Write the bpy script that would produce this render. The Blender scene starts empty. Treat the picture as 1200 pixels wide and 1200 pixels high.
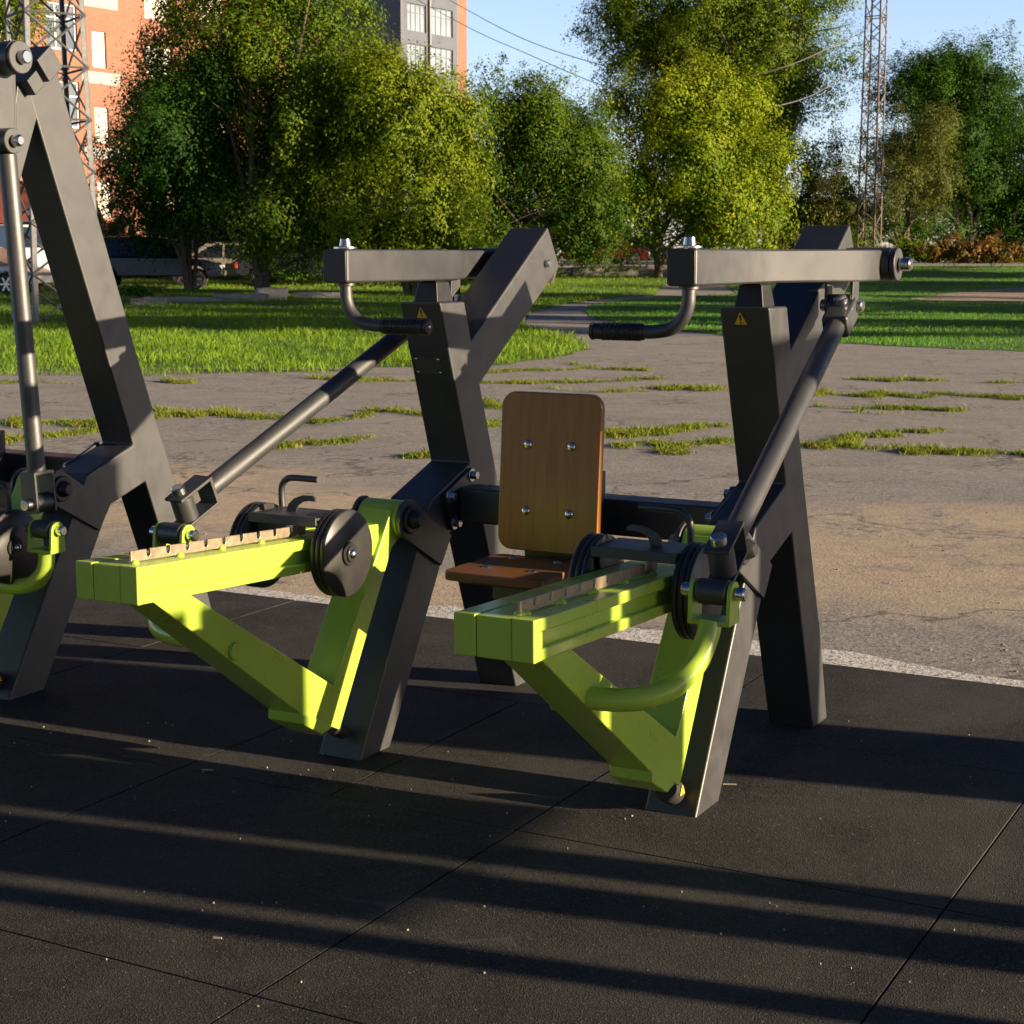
import bpy, bmesh, math, random
import numpy as np
from mathutils import Vector, Matrix
from math import radians, sin, cos, pi, atan2, sqrt
random.seed(7); RNG = np.random.default_rng(11)
scene = bpy.context.scene
COL = scene.collection

# ------------------------------------------------------------------ camera
F_PX, YAW, PITCH, CAM_H = 1945.5, 0.4972, 0.1534, 1.3406
FWD = Vector((-sin(YAW), cos(YAW), 0)); RGT = Vector((cos(YAW), sin(YAW), 0))
cam_d = bpy.data.cameras.new('camera'); cam = bpy.data.objects.new('camera', cam_d); COL.objects.link(cam)
cam.location = (0, 0, CAM_H); cam.rotation_euler = (pi/2 - PITCH, 0, YAW)
cam_d.sensor_width = 36; cam_d.sensor_fit = 'HORIZONTAL'; cam_d.lens = F_PX/1200*36
cam_d.clip_start = 0.05; cam_d.clip_end = 3000
cam_d.dof.use_dof = True; cam_d.dof.focus_distance = 3.9; cam_d.dof.aperture_fstop = 20
scene.camera = cam

def ray(px, py):
    u = Vector((0, 0, 1))
    f = FWD*cos(PITCH) - u*sin(PITCH); up = u*cos(PITCH) + FWD*sin(PITCH)
    return RGT*((px-600)/F_PX) + up*(-(py-600)/F_PX) + f
def terrain_d(d):
    if d < 42: return 0.0
    t = d-42
    return min(0.0225*t, 0.0225*t) if t < 30 else 0.675 + 0.32*(1-math.exp(-(t-30)*0.0225/0.32))
def terrain(x, y): return terrain_d(x*FWD.x + y*FWD.y)
def at(px, py, dist):
    'point seen at a pixel, at a given ground distance along the viewing direction'
    r = ray(px, py); h = r.x*FWD.x + r.y*FWD.y
    p = r*(dist/h); return Vector((p.x, p.y, p.z + CAM_H))
def gnd(px, py):
    'where the sight line of a pixel meets the terrain'
    r = ray(px, py); h = r.x*FWD.x + r.y*FWD.y; d = 1.5
    while d < 400:
        if CAM_H + r.z*d/h <= terrain_d(d): break
        d += 0.02 if d < 30 else 0.2
    p = r*(d/h); return Vector((p.x, p.y, terrain_d(d)))
def cw(X, Z, z=0.0):
    'right/forward metres to world'
    p = RGT*X + FWD*Z; return Vector((p.x, p.y, z))

# ------------------------------------------------------------------ materials
def mat_new(name):
    m = bpy.data.materials.new(name); m.use_nodes = True
    nt = m.node_tree; b = nt.nodes['Principled BSDF']; return m, nt, b
def N(nt, t, **kw):
    n = nt.nodes.new(t)
    for k, v in kw.items():
        if hasattr(n, k) and k not in ('inputs',): setattr(n, k, v)
    return n
def L(nt, a, b): nt.links.new(a, b)
def ramp(nt, fac, stops):
    r = N(nt, 'ShaderNodeValToRGB'); e = r.color_ramp.elements
    while len(e) < len(stops): e.new(0.5)
    for el, (p, c) in zip(e, stops):
        el.position = p; el.color = (*c, 1) if len(c) == 3 else c
    L(nt, fac, r.inputs[0]); return r.outputs[0]
def noise(nt, vec, scale, detail=4, rough=0.6, dist=0.0):
    n = N(nt, 'ShaderNodeTexNoise'); n.inputs['Scale'].default_value = scale
    n.inputs['Detail'].default_value = detail; n.inputs['Roughness'].default_value = rough
    n.inputs['Distortion'].default_value = dist
    if vec: L(nt, vec, n.inputs['Vector'])
    return n.outputs['Fac']
def mixc(nt, fac, a, b, mode='MIX'):
    n = N(nt, 'ShaderNodeMix', data_type='RGBA', blend_type=mode)
    for s, v in ((n.inputs[0], fac), (n.inputs[6], a), (n.inputs[7], b)):
        if hasattr(v, 'is_linked') or hasattr(v, 'links'): L(nt, v, s)
        else: s.default_value = v if not isinstance(v, tuple) else ((*v, 1) if len(v) == 3 else v)
    return n.outputs[2]
def math_n(nt, op, a, b=None):
    n = N(nt, 'ShaderNodeMath', operation=op)
    for i, v in enumerate((a, b)):
        if v is None: continue
        if hasattr(v, 'links'): L(nt, v, n.inputs[i])
        else: n.inputs[i].default_value = v
    return n.outputs[0]
def bump(nt, b, h, strength, dist):
    n = N(nt, 'ShaderNodeBump'); n.inputs['Strength'].default_value = strength; n.inputs['Distance'].default_value = dist
    L(nt, h, n.inputs['Height']); L(nt, n.outputs[0], b.inputs['Normal'])
def objco(nt): return N(nt, 'ShaderNodeTexCoord').outputs['Object']
def worldpos(nt): return N(nt, 'ShaderNodeNewGeometry').outputs['Position']

def simple(name, col, rough=0.5, metal=0.0, var=0.12, scale=30, bmp=0.0, bscale=400, coat=0.0, spec=0.5, dirt=None):
    m, nt, b = mat_new(name); co = objco(nt)
    n = noise(nt, co, scale, 5, 0.65)
    lo = tuple(c*(1-var) for c in col); hi = tuple(min(1, c*(1+var)) for c in col)
    c = ramp(nt, n, [(0.3, lo), (0.7, hi)])
    if dirt:
        d = ramp(nt, noise(nt, co, scale*0.23, 6, 0.7), [(0.55, (0, 0, 0)), (0.75, (1, 1, 1))])
        c = mixc(nt, math_n(nt, 'MULTIPLY', d, dirt[1]), c, dirt[0])
    L(nt, c, b.inputs['Base Color'])
    r = ramp(nt, noise(nt, co, scale*1.7, 4), [(0.3, (rough*0.85,)*3), (0.7, (min(1, rough*1.15),)*3)])
    L(nt, r, b.inputs['Roughness'])
    b.inputs['Metallic'].default_value = metal; b.inputs['Coat Weight'].default_value = coat
    b.inputs['Coat Roughness'].default_value = 0.15
    b.inputs['Specular IOR Level'].default_value = spec
    if bmp: bump(nt, b, noise(nt, co, bscale, 3, 0.6), bmp, 0.001)
    return m
M = {}
M['charcoal'] = simple('charcoal_powder_coat', (0.027, 0.0285, 0.031), 0.47, 0.0, 0.10, 9, 0.30, 900, spec=0.85, dirt=((0.10, 0.09, 0.075), 0.14))
M['green'] = simple('lime_paint', (0.385, 0.545, 0.058), 0.30, 0.0, 0.05, 7, 0.05, 120, coat=0.2, dirt=((0.30, 0.38, 0.10), 0.35))
M['blackpl'] = simple('black_plastic', (0.018, 0.018, 0.019), 0.38, 0, 0.1, 40, 0.05, 300)
M['weight'] = simple('weight_plate_black', (0.033, 0.032, 0.032), 0.42, 0.2, 0.12, 16, 0.1, 700, dirt=((0.10, 0.09, 0.075), 0.2))
M['chrome'] = simple('zinc_bolt', (0.62, 0.62, 0.60), 0.24, 1.0, 0.08, 60)
M['steel'] = simple('bare_notched_steel', (0.44, 0.35, 0.25), 0.40, 0.8, 0.2, 25, 0.1, 300, dirt=((0.28, 0.17, 0.09), 0.5))
M['rubber'] = simple('black_rubber', (0.02, 0.02, 0.02), 0.75, 0, 0.15, 40, 0.2, 500)
M['yellow'] = simple('sticker_yellow', (0.80, 0.50, 0.03), 0.4, 0, 0.04, 50)
M['plate_silver'] = simple('engraved_plate', (0.20, 0.20, 0.19), 0.35, 0.8, 0.12, 60)
M['galv'] = simple('galvanised_steel', (0.085, 0.088, 0.095), 0.55, 0.3, 0.18, 6, 0.1, 60)
M['rustmast'] = simple('weathered_mast_steel', (0.145, 0.115, 0.09), 0.65, 0.0, 0.25, 3)
M['bark'] = simple('bark', (0.10, 0.078, 0.055), 0.9, 0, 0.35, 6, 0.8, 25)
M['stone'] = simple('broken_concrete', (0.25, 0.235, 0.21), 0.9, 0, 0.25, 7, 0.7, 40, dirt=((0.13, 0.12, 0.08), 0.6))
M['tyre'] = simple('tyre', (0.02, 0.02, 0.02), 0.8)
M['rim'] = simple('alloy_rim', (0.5, 0.5, 0.5), 0.3, 0.9)
M['wire'] = simple('cable_black', (0.10, 0.10, 0.11), 0.6)
M['head'] = simple('lamp_lens', (0.7, 0.7, 0.68), 0.1, 0.3)
M['tail'] = simple('tail_lens', (0.5, 0.03, 0.02), 0.2)
M['winframe'] = simple('white_window_frame', (0.78, 0.77, 0.74), 0.5)
M['darkframe'] = simple('dark_window_frame', (0.10, 0.11, 0.13), 0.5)
def car_paint(n, c): return simple(n, c, 0.3, 0.1, 0.03, 3, coat=0.4)
def glass_mat(name, col, rough=0.06):
    m, nt, b = mat_new(name); co = objco(nt)
    c = ramp(nt, noise(nt, co, 0.5, 3), [(0.35, tuple(x*0.6 for x in col)), (0.65, col)]); L(nt, c, b.inputs['Base Color'])
    b.inputs['Roughness'].default_value = rough; b.inputs['Specular IOR Level'].default_value = 0.9; b.inputs['Metallic'].default_value = 0.25
    return m
M['glass'] = glass_mat('window_glass', (0.16, 0.18, 0.20))
M['paleglass'] = glass_mat('pale_reflecting_glass', (0.34, 0.38, 0.40), 0.12)
M['curtain'] = glass_mat('curtained_glass', (0.62, 0.56, 0.44), 0.25)
M['carglass'] = glass_mat('car_glass', (0.03, 0.04, 0.05))

def wood():
    m, nt, b = mat_new('varnished_plywood'); co = objco(nt)
    mp = N(nt, 'ShaderNodeMapping'); L(nt, co, mp.inputs[0]); mp.inputs['Scale'].default_value = (34, 34, 2.2)
    n1 = noise(nt, mp.outputs[0], 1.6, 6, 0.6, 0.6)
    n2 = noise(nt, mp.outputs[0], 7, 4, 0.7)
    c = ramp(nt, math_n(nt, 'ADD', math_n(nt, 'MULTIPLY', n1, 0.75), math_n(nt, 'MULTIPLY', n2, 0.25)),
             [(0.30, (0.23, 0.088, 0.012)), (0.55, (0.33, 0.132, 0.018)), (0.75, (0.40, 0.165, 0.026))])
    L(nt, c, b.inputs['Base Color']); b.inputs['Roughness'].default_value = 0.36; b.inputs['Coat Weight'].default_value = 0.3
    b.inputs['Coat Roughness'].default_value = 0.2
    bump(nt, b, n2, 0.12, 0.001); return m
M['wood'] = wood()
def wood_seat():
    m, nt, b = mat_new('varnished_plywood_reddish'); co = objco(nt)
    mp = N(nt, 'ShaderNodeMapping'); L(nt, co, mp.inputs[0]); mp.inputs['Scale'].default_value = (2.2, 34, 34)
    n1 = noise(nt, mp.outputs[0], 1.6, 6, 0.6, 0.6)
    c = ramp(nt, n1, [(0.30, (0.15, 0.060, 0.022)), (0.6, (0.21, 0.088, 0.034)), (0.8, (0.25, 0.110, 0.045))])
    L(nt, c, b.inputs['Base Color']); b.inputs['Roughness'].default_value = 0.33; b.inputs['Coat Weight'].default_value = 0.3
    return m
M['wood_seat'] = wood_seat()

def asphalt():
    m, nt, b = mat_new('old_asphalt'); p = worldpos(nt)
    big = noise(nt, p, 0.33, 5, 0.62, 0.4)
    mid = noise(nt, p, 1.7, 6, 0.68, 0.3)
    fine = noise(nt, p, 55, 3, 0.75)
    v = N(nt, 'ShaderNodeTexVoronoi'); v.inputs['Scale'].default_value = 75; L(nt, p, v.inputs['Vector'])
    stones = ramp(nt, v.outputs['Color'], [(0.12, (0.06, 0.058, 0.055)), (0.45, (0.19, 0.172, 0.152)), (0.8, (0.36, 0.32, 0.275)), (0.95, (0.55, 0.50, 0.44))])
    grey = mixc(nt, 0.58, stones, ramp(nt, mid, [(0.3, (0.17, 0.160, 0.148)), (0.7, (0.335, 0.31, 0.275))]))
    sand = ramp(nt, noise(nt, p, 9, 5, 0.75), [(0.3, (0.37, 0.28, 0.185)), (0.7, (0.54, 0.42, 0.285))])
    # a sandy washed-out patch behind the right frame, one left of it
    def blob(px, py, rx, ry):
        c = gnd(px, py); mp = N(nt, 'ShaderNodeMapping'); mp.vector_type = 'TEXTURE'; L(nt, p, mp.inputs[0])
        mp.inputs['Location'].default_value = (c.x, c.y, 0); mp.inputs['Rotation'].default_value = (0, 0, YAW)
        mp.inputs['Scale'].default_value = (rx, ry, 1)
        ln = N(nt, 'ShaderNodeVectorMath', operation='LENGTH'); L(nt, mp.outputs[0], ln.inputs[0])
        return math_n(nt, 'SUBTRACT', 1.15, ln.outputs['Value'])
    mask = blob(1100, 645, 1.6, 1.35)
    for a in ((760, 690, 0.9, 0.6), (260, 600, 1.6, 0.9), (330, 690, 1.2, 0.5), (120, 560, 1.5, .7), (640, 700, .8, .4)):
        mask = math_n(nt, 'MAXIMUM', mask, math_n(nt, 'MULTIPLY', blob(*a), 0.75))
    mask = math_n(nt, 'ADD', math_n(nt, 'MULTIPLY', mask, 0.75), math_n(nt, 'MULTIPLY', math_n(nt, 'ADD', big, mid), 0.55))
    mk = ramp(nt, mask, [(0.50, (0, 0, 0)), (0.80, (1, 1, 1))])
    sp = ramp(nt, v.outputs['Distance'], [(0.0, (1, 1, 1)), (0.45, (0.4, 0.4, 0.4))])
    c = mixc(nt, mk, grey, mixc(nt, 0.22, sand, stones))
    v2 = N(nt, 'ShaderNodeTexVoronoi'); v2.inputs['Scale'].default_value = 34; L(nt, p, v2.inputs['Vector'])
    chips = ramp(nt, v2.outputs['Color'], [(0.15, (0.055, 0.053, 0.055)), (0.45, (0.20, 0.18, 0.16)), (0.75, (0.33, 0.29, 0.25)), (0.93, (0.50, 0.45, 0.40))])
    gm = ramp(nt, noise(nt, p, 0.75, 7, 0.8, 0.6), [(0.50, (0, 0, 0)), (0.62, (0.8, 0.8, 0.8))])
    c = mixc(nt, gm, c, chips)
    dark = ramp(nt, noise(nt, p, 0.9, 6, 0.75, 0.8), [(0.60, (0, 0, 0)), (0.74, (0.55, 0.55, 0.55))])
    c = mixc(nt, dark, c, (0.10, 0.085, 0.07))
    # hairline cracks
    vc = N(nt, 'ShaderNodeTexVoronoi', feature='DISTANCE_TO_EDGE'); vc.inputs['Scale'].default_value = 0.42
    wv = N(nt, 'ShaderNodeVectorMath', operation='ADD'); L(nt, p, wv.inputs[0])
    nn = N(nt, 'ShaderNodeTexNoise'); nn.inputs['Scale'].default_value = 2.2; nn.inputs['Detail'].default_value = 6; L(nt, p, nn.inputs['Vector'])
    L(nt, nn.outputs['Color'], wv.inputs[1]); L(nt, wv.outputs[0], vc.inputs['Vector'])
    crack = ramp(nt, vc.outputs['Distance'], [(0.0, (0.8, 0.8, 0.8)), (0.010, (0, 0, 0))])
    c = mixc(nt, crack, c, (0.05, 0.045, 0.035))
    L(nt, c, b.inputs['Base Color']); b.inputs['Roughness'].default_value = 0.92
    h = math_n(nt, 'ADD', math_n(nt, 'MULTIPLY', v.outputs['Color'], 0.35), math_n(nt, 'ADD', mid, fine))
    bump(nt, b, h, 0.55, 0.006); return m
M['asphalt'] = asphalt()

def rubber_floor():
    m, nt, b = mat_new('rubber_crumb_tile'); p = worldpos(nt)
    v = N(nt, 'ShaderNodeTexVoronoi'); v.inputs['Scale'].default_value = 300; L(nt, p, v.inputs['Vector'])
    crumb = ramp(nt, v.outputs['Color'], [(0.2, (0.015, 0.0145, 0.0145)), (0.6, (0.033, 0.0315, 0.0305)), (0.92, (0.066, 0.062, 0.057)), (0.98, (0.22, 0.205, 0.18))])
    dust = ramp(nt, noise(nt, p, 2.3, 6, 0.7, 0.5), [(0.36, (0, 0, 0)), (0.72, (0.85, 0.85, 0.85))])
    c = mixc(nt, dust, crumb, mixc(nt, 0.5, crumb, (0.080, 0.078, 0.076)))
    worn = ramp(nt, noise(nt, p, 0.8, 7, 0.72, 1.2), [(0.46, (0, 0, 0)), (0.70, (0.75, 0.75, 0.75))])
    c = mixc(nt, worn, c, mixc(nt, 0.55, crumb, (0.105, 0.098, 0.090)))
    scuff = ramp(nt, noise(nt, p, 5.5, 5, 0.8, 1.8), [(0.60, (0, 0, 0)), (0.70, (0.45, 0.45, 0.45))])
    c = mixc(nt, scuff, c, (0.095, 0.093, 0.09))
    L(nt, c, b.inputs['Base Color']); b.inputs['Roughness'].default_value = 0.85; b.inputs['Specular IOR Level'].default_value = 0.12
    bump(nt, b, math_n(nt, 'ADD', v.outputs['Distance'], math_n(nt, 'MULTIPLY', noise(nt, p, 150, 3, .7), 1.0)), 0.55, 0.0016); return m
M['mat'] = rubber_floor()
def gravel():
    m, nt, b = mat_new('pale_gravel_concrete'); p = worldpos(nt)
    v = N(nt, 'ShaderNodeTexVoronoi'); v.inputs['Scale'].default_value = 85; L(nt, p, v.inputs['Vector'])
    c = ramp(nt, v.outputs['Color'], [(0.08, (0.13, 0.125, 0.12)), (0.3, (0.44, 0.42, 0.40)), (0.8, (0.62, 0.60, 0.57))])
    c = mixc(nt, ramp(nt, noise(nt, p, 3, 6, .7), [(0.56, (0, 0, 0)), (0.70, (0.85, 0.85, 0.85))]), c, (0.36, 0.29, 0.215))
    L(nt, c, b.inputs['Base Color']); b.inputs['Roughness'].default_value = 0.9
    bump(nt, b, noise(nt, p, 60, 4, .7), 0.8, 0.008); return m
M['gravel'] = gravel()
def soil_grass():
    m, nt, b = mat_new('turf_soil'); p = worldpos(nt)
    c = ramp(nt, noise(nt, p, 2.2, 6, 0.7), [(0.3, (0.035, 0.085, 0.010)), (0.6, (0.070, 0.150, 0.018)), (0.8, (0.12, 0.15, 0.035))])
    L(nt, c, b.inputs['Base Color']); b.inputs['Roughness'].default_value = 0.95
    bump(nt, b, noise(nt, p, 14, 5, .7), 0.8, 0.05); return m
M['turf'] = soil_grass()
def earth():
    m, nt, b = mat_new('bare_sandy_earth'); p = worldpos(nt)
    c = ramp(nt, noise(nt, p, 3, 6, 0.7), [(0.3, (0.22, 0.17, 0.11)), (0.7, (0.36, 0.28, 0.19))])
    L(nt, c, b.inputs['Base Color']); b.inputs['Roughness'].default_value = 0.95
    bump(nt, b, noise(nt, p, 20, 5, .7), 0.6, 0.03); return m
M['earth'] = earth()
def leaf_mat(name, dark, light, accent=None, trans=0.28):
    m, nt, b = mat_new(name)
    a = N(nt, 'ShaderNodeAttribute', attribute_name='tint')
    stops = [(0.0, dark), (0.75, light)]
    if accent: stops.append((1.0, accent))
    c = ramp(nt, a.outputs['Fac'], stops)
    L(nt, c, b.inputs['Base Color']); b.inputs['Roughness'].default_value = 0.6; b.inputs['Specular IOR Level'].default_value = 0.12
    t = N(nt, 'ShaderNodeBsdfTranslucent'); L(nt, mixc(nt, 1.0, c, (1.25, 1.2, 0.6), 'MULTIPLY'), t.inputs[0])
    mx = N(nt, 'ShaderNodeMixShader'); mx.inputs[0].default_value = trans
    L(nt, b.outputs[0], mx.inputs[1]); L(nt, t.outputs[0], mx.inputs[2])
    L(nt, mx.outputs[0], nt.nodes['Material Output'].inputs[0]); return m
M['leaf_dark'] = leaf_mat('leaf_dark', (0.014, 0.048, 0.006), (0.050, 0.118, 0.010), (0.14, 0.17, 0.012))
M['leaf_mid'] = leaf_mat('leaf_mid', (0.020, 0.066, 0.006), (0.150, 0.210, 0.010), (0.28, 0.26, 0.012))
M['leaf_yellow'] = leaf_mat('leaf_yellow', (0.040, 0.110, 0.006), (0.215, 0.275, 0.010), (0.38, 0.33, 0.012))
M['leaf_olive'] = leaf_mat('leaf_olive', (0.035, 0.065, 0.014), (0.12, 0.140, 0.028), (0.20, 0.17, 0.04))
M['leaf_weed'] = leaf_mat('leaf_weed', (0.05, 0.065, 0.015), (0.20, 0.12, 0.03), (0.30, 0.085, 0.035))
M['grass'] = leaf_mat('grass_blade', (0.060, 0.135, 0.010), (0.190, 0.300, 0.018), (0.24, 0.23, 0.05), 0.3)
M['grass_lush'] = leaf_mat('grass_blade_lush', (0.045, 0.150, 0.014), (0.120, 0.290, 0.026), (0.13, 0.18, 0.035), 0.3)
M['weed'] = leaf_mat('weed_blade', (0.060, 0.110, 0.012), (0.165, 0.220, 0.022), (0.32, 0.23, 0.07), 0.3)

def brick(name, c1, c2, mortar):
    m, nt, b = mat_new(name); co = objco(nt)
    mp = N(nt, 'ShaderNodeMapping'); L(nt, co, mp.inputs[0]); mp.inputs['Rotation'].default_value = (pi/2, 0, 0)
    t = N(nt, 'ShaderNodeTexBrick'); L(nt, mp.outputs[0], t.inputs['Vector'])
    t.inputs['Scale'].default_value = 1; t.inputs['Brick Width'].default_value = 0.26; t.inputs['Row Height'].default_value = 0.077; t.inputs['Mortar Size'].default_value = 0.006
    t.inputs['Color1'].default_value = (*c1, 1); t.inputs['Color2'].default_value = (*c2, 1); t.inputs['Mortar'].default_value = (*mortar, 1)
    c = mixc(nt, 0.35, t.outputs[0], ramp(nt, noise(nt, co, 0.8, 6, .7), [(0.3, tuple(x*0.75 for x in c1)), (0.7, c2)]))
    L(nt, c, b.inputs['Base Color']); b.inputs['Roughness'].default_value = 0.9; return m
M['brick'] = brick('red_brick', (0.22, 0.082, 0.050), (0.29, 0.112, 0.068), (0.34, 0.27, 0.21))
M['greybrick'] = brick('grey_brick', (0.10, 0.105, 0.12), (0.13, 0.135, 0.15), (0.15, 0.15, 0.16))
M['whitewall'] = simple('white_render', (0.34, 0.315, 0.29), 0.85, 0, 0.08, 0.7)
M['greywall'] = simple('grey_render', (0.085, 0.098, 0.125), 0.8, 0, 0.08, 0.7)
M['redroof'] = simple('red_metal_roof', (0.22, 0.055, 0.035), 0.6, 0, 0.12, 1)

# ------------------------------------------------------------------ mesh helpers
def prism(bm, poly, f, a0, a1, mi=0):
    'poly of 2-tuples; f(u, v, a) -> Vector; extruded between a0 and a1'
    v0 = [bm.verts.new(f(u, v, a0)) for u, v in poly]; v1 = [bm.verts.new(f(u, v, a1)) for u, v in poly]
    n = len(poly); fs = [bm.faces.new(v0), bm.faces.new(v1[::-1])]
    for i in range(n): fs.append(bm.faces.new((v0[i], v0[(i+1) % n], v1[(i+1) % n], v1[i])))
    for q in fs: q.material_index = mi
def box(bm, c, size, R=None, mi=0, taper=1.0):
    c = Vector(c); h = Vector(size)/2; R = R or Matrix.Identity(3); vs = []
    for z in (-1, 1):
        t = taper if z > 0 else 1.0
        for x, y in ((-1, -1), (1, -1), (1, 1), (-1, 1)): vs.append(bm.verts.new(c + R @ Vector((x*h.x*t, y*h.y*t, z*h.z))))
    for f in ((3, 2, 1, 0), (4, 5, 6, 7), (0, 1, 5, 4), (1, 2, 6, 5), (2, 3, 7, 6), (3, 0, 4, 7)):
        bm.faces.new([vs[i] for i in f]).material_index = mi
def frame_of(d):
    d = d.normalized(); a = Vector((0, 0, 1)) if abs(d.z) < 0.9 else Vector((1, 0, 0))
    u = d.cross(a).normalized(); return u, d.cross(u).normalized()
def cyl(bm, p0, p1, r0, r1=None, n=24, mi=0, bev=0.0):
    p0, p1 = Vector(p0), Vector(p1); r1 = r0 if r1 is None else r1; d = p1-p0; ln = d.length; u, v = frame_of(d); d.normalize()
    st = [(0, r0), (ln, r1)]
    if bev: st = [(0, r0-bev), (bev, r0), (ln-bev, r1), (ln, r1-bev)]
    rings = [[bm.verts.new(p0 + d*t + (u*cos(2*pi*i/n) + v*sin(2*pi*i/n))*r) for i in range(n)] for t, r in st]
    fs = [bm.faces.new(rings[0][::-1]), bm.faces.new(rings[-1])]
    for a, b in zip(rings, rings[1:]):
        for i in range(n): fs.append(bm.faces.new((a[i], a[(i+1) % n], b[(i+1) % n], b[i])))
    for q in fs: q.material_index = mi
def spl(pts, n=8):
    P = [Vector(p) for p in pts]; P = [P[0]*2-P[1]] + P + [P[-1]*2-P[-2]]; out = []
    for i in range(1, len(P)-2):
        for k in range(n):
            t = k/n; a, b, c, d = P[i-1:i+3]
            out.append(0.5*((2*b) + (c-a)*t + (2*a-5*b+4*c-d)*t*t + (3*b-a-3*c+d)*t**3))
    return out + [P[-2]]
def tube(bm, pts, r, n=14, mi=0):
    P = [Vector(p) for p in pts]; m = len(P); rs = r if isinstance(r, (list, tuple)) else [r]*m
    u = None; rings = []
    for i, p in enumerate(P):
        d = (P[min(i+1, m-1)] - P[max(i-1, 0)]).normalized()
        if u is None: u, w = frame_of(d)
        u = (u - d*u.dot(d)).normalized(); w = d.cross(u)
        rings.append([bm.verts.new(p + (u*cos(2*pi*k/n) + w*sin(2*pi*k/n))*rs[i]) for k in range(n)])
    fs = [bm.faces.new(rings[0][::-1]), bm.faces.new(rings[-1])]
    for a, b in zip(rings, rings[1:]):
        for k in range(n): fs.append(bm.faces.new((a[k], a[(k+1) % n], b[(k+1) % n], b[k])))
    for q in fs: q.material_index = mi
def dome(bm, p, d, r, h, n=14, mi=0):
    p, d = Vector(p), Vector(d).normalized(); u, v = frame_of(d); rings = []
    for k in range(4):
        a = k/4*pi/2; rings.append([bm.verts.new(p + d*h*sin(a) + (u*cos(2*pi*i/n)+v*sin(2*pi*i/n))*r*cos(a)) for i in range(n)])
    top = bm.verts.new(p+d*h); fs = [bm.faces.new(rings[0][::-1])]
    for a, b in zip(rings, rings[1:]):
        for i in range(n): fs.append(bm.faces.new((a[i], a[(i+1) % n], b[(i+1) % n], b[i])))
    for i in range(n): fs.append(bm.faces.new((rings[-1][i], rings[-1][(i+1) % n], top)))
    for q in fs: q.material_index = mi
def hexbolt(bm, p, d, r, h, mi=0, washer=True):
    p, d = Vector(p), Vector(d).normalized()
    if washer: cyl(bm, p, p+d*0.003, r*1.5, n=20, mi=mi)
    cyl(bm, p+d*0.003, p+d*h, r, r*0.94, n=6 if washer else 20, mi=mi)
def arc(cx, cy, r, a0, a1, n=8):
    return [(cx+r*cos(a0+(a1-a0)*i/n), cy+r*sin(a0+(a1-a0)*i/n)) for i in range(n+1)]
def rrect(x0, x1, y0, y1, r, n=5):
    return arc(x1-r, y0+r, r, -pi/2, 0, n)+arc(x1-r, y1-r, r, 0, pi/2, n)+arc(x0+r, y1-r, r, pi/2, pi, n)+arc(x0+r, y0+r, r, pi, 1.5*pi, n)

def obj(name, bm, mats, parent=None, bevel=0.0, segs=2, sharp=32):
    bmesh.ops.recalc_face_normals(bm, faces=bm.faces[:])
    me = bpy.data.meshes.new(name)
    ca = cos(radians(sharp))
    for e in bm.edges:
        if len(e.link_faces) == 2 and e.link_faces[0].normal.dot(e.link_faces[1].normal) < ca: e.smooth = False
    for f in bm.faces: f.smooth = True
    bm.to_mesh(me); bm.free()
    for m in (mats if isinstance(mats, list) else [mats]): me.materials.append(m)
    o = bpy.data.objects.new(name, me); COL.objects.link(o)
    if parent: o.parent = parent
    if bevel:
        md = o.modifiers.new('bevel', 'BEVEL'); md.width = bevel; md.segments = segs; md.limit_method = 'ANGLE'; md.angle_limit = radians(35); md.harden_normals = True
    return o
def split_obj(name, bm, mats, parent=None, bevel=0.0, segs=2, sharp=32, tol=.003):
    'one object per separate piece (pieces closer than tol stay together)'
    bm.verts.index_update(); seen = set(); isl = []
    for v in bm.verts:
        if v in seen: continue
        st = [v]; seen.add(v); grp = []
        while st:
            a = st.pop(); grp.append(a)
            for e in a.link_edges:
                b = e.other_vert(a)
                if b not in seen: seen.add(b); st.append(b)
        lo = Vector([min(q.co[i] for q in grp) for i in range(3)]); hi = Vector([max(q.co[i] for q in grp) for i in range(3)])
        isl.append([grp, lo, hi])
    ch = True
    while ch:
        ch = False
        for i in range(len(isl)):
            for j in range(i+1, len(isl)):
                if all(isl[i][1][k] <= isl[j][2][k]+tol and isl[j][1][k] <= isl[i][2][k]+tol for k in range(3)):
                    isl[i][0] += isl[j][0]; isl[i][1] = Vector(map(min, isl[i][1], isl[j][1])); isl[i][2] = Vector(map(max, isl[i][2], isl[j][2])); del isl[j]; ch = True; break
            if ch: break
    out = []
    for grp, lo, hi in isl:
        nb = bmesh.new(); mp = {v: nb.verts.new(v.co) for v in grp}; fs = {f for v in grp for f in v.link_faces}
        for f in fs: nb.faces.new([mp[v] for v in f.verts]).material_index = f.material_index
        out.append(obj(name, nb, mats, parent, bevel, segs, sharp))
    bm.free(); return out
def B(): return bmesh.new()
def tag(o, label, cat, group=None):
    o['label'] = label; o['category'] = cat
    if group: o['group'] = group
    return o
def thing(name, loc, label, cat, group=None, rz=0):
    o = bpy.data.objects.new(name, None); COL.objects.link(o); o.location = loc; o.rotation_euler = (0, 0, rz); o.empty_display_size = 0.2
    return tag(o, label, cat, group)
def struct(o, kind='structure'): o['kind'] = kind; return o
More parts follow.
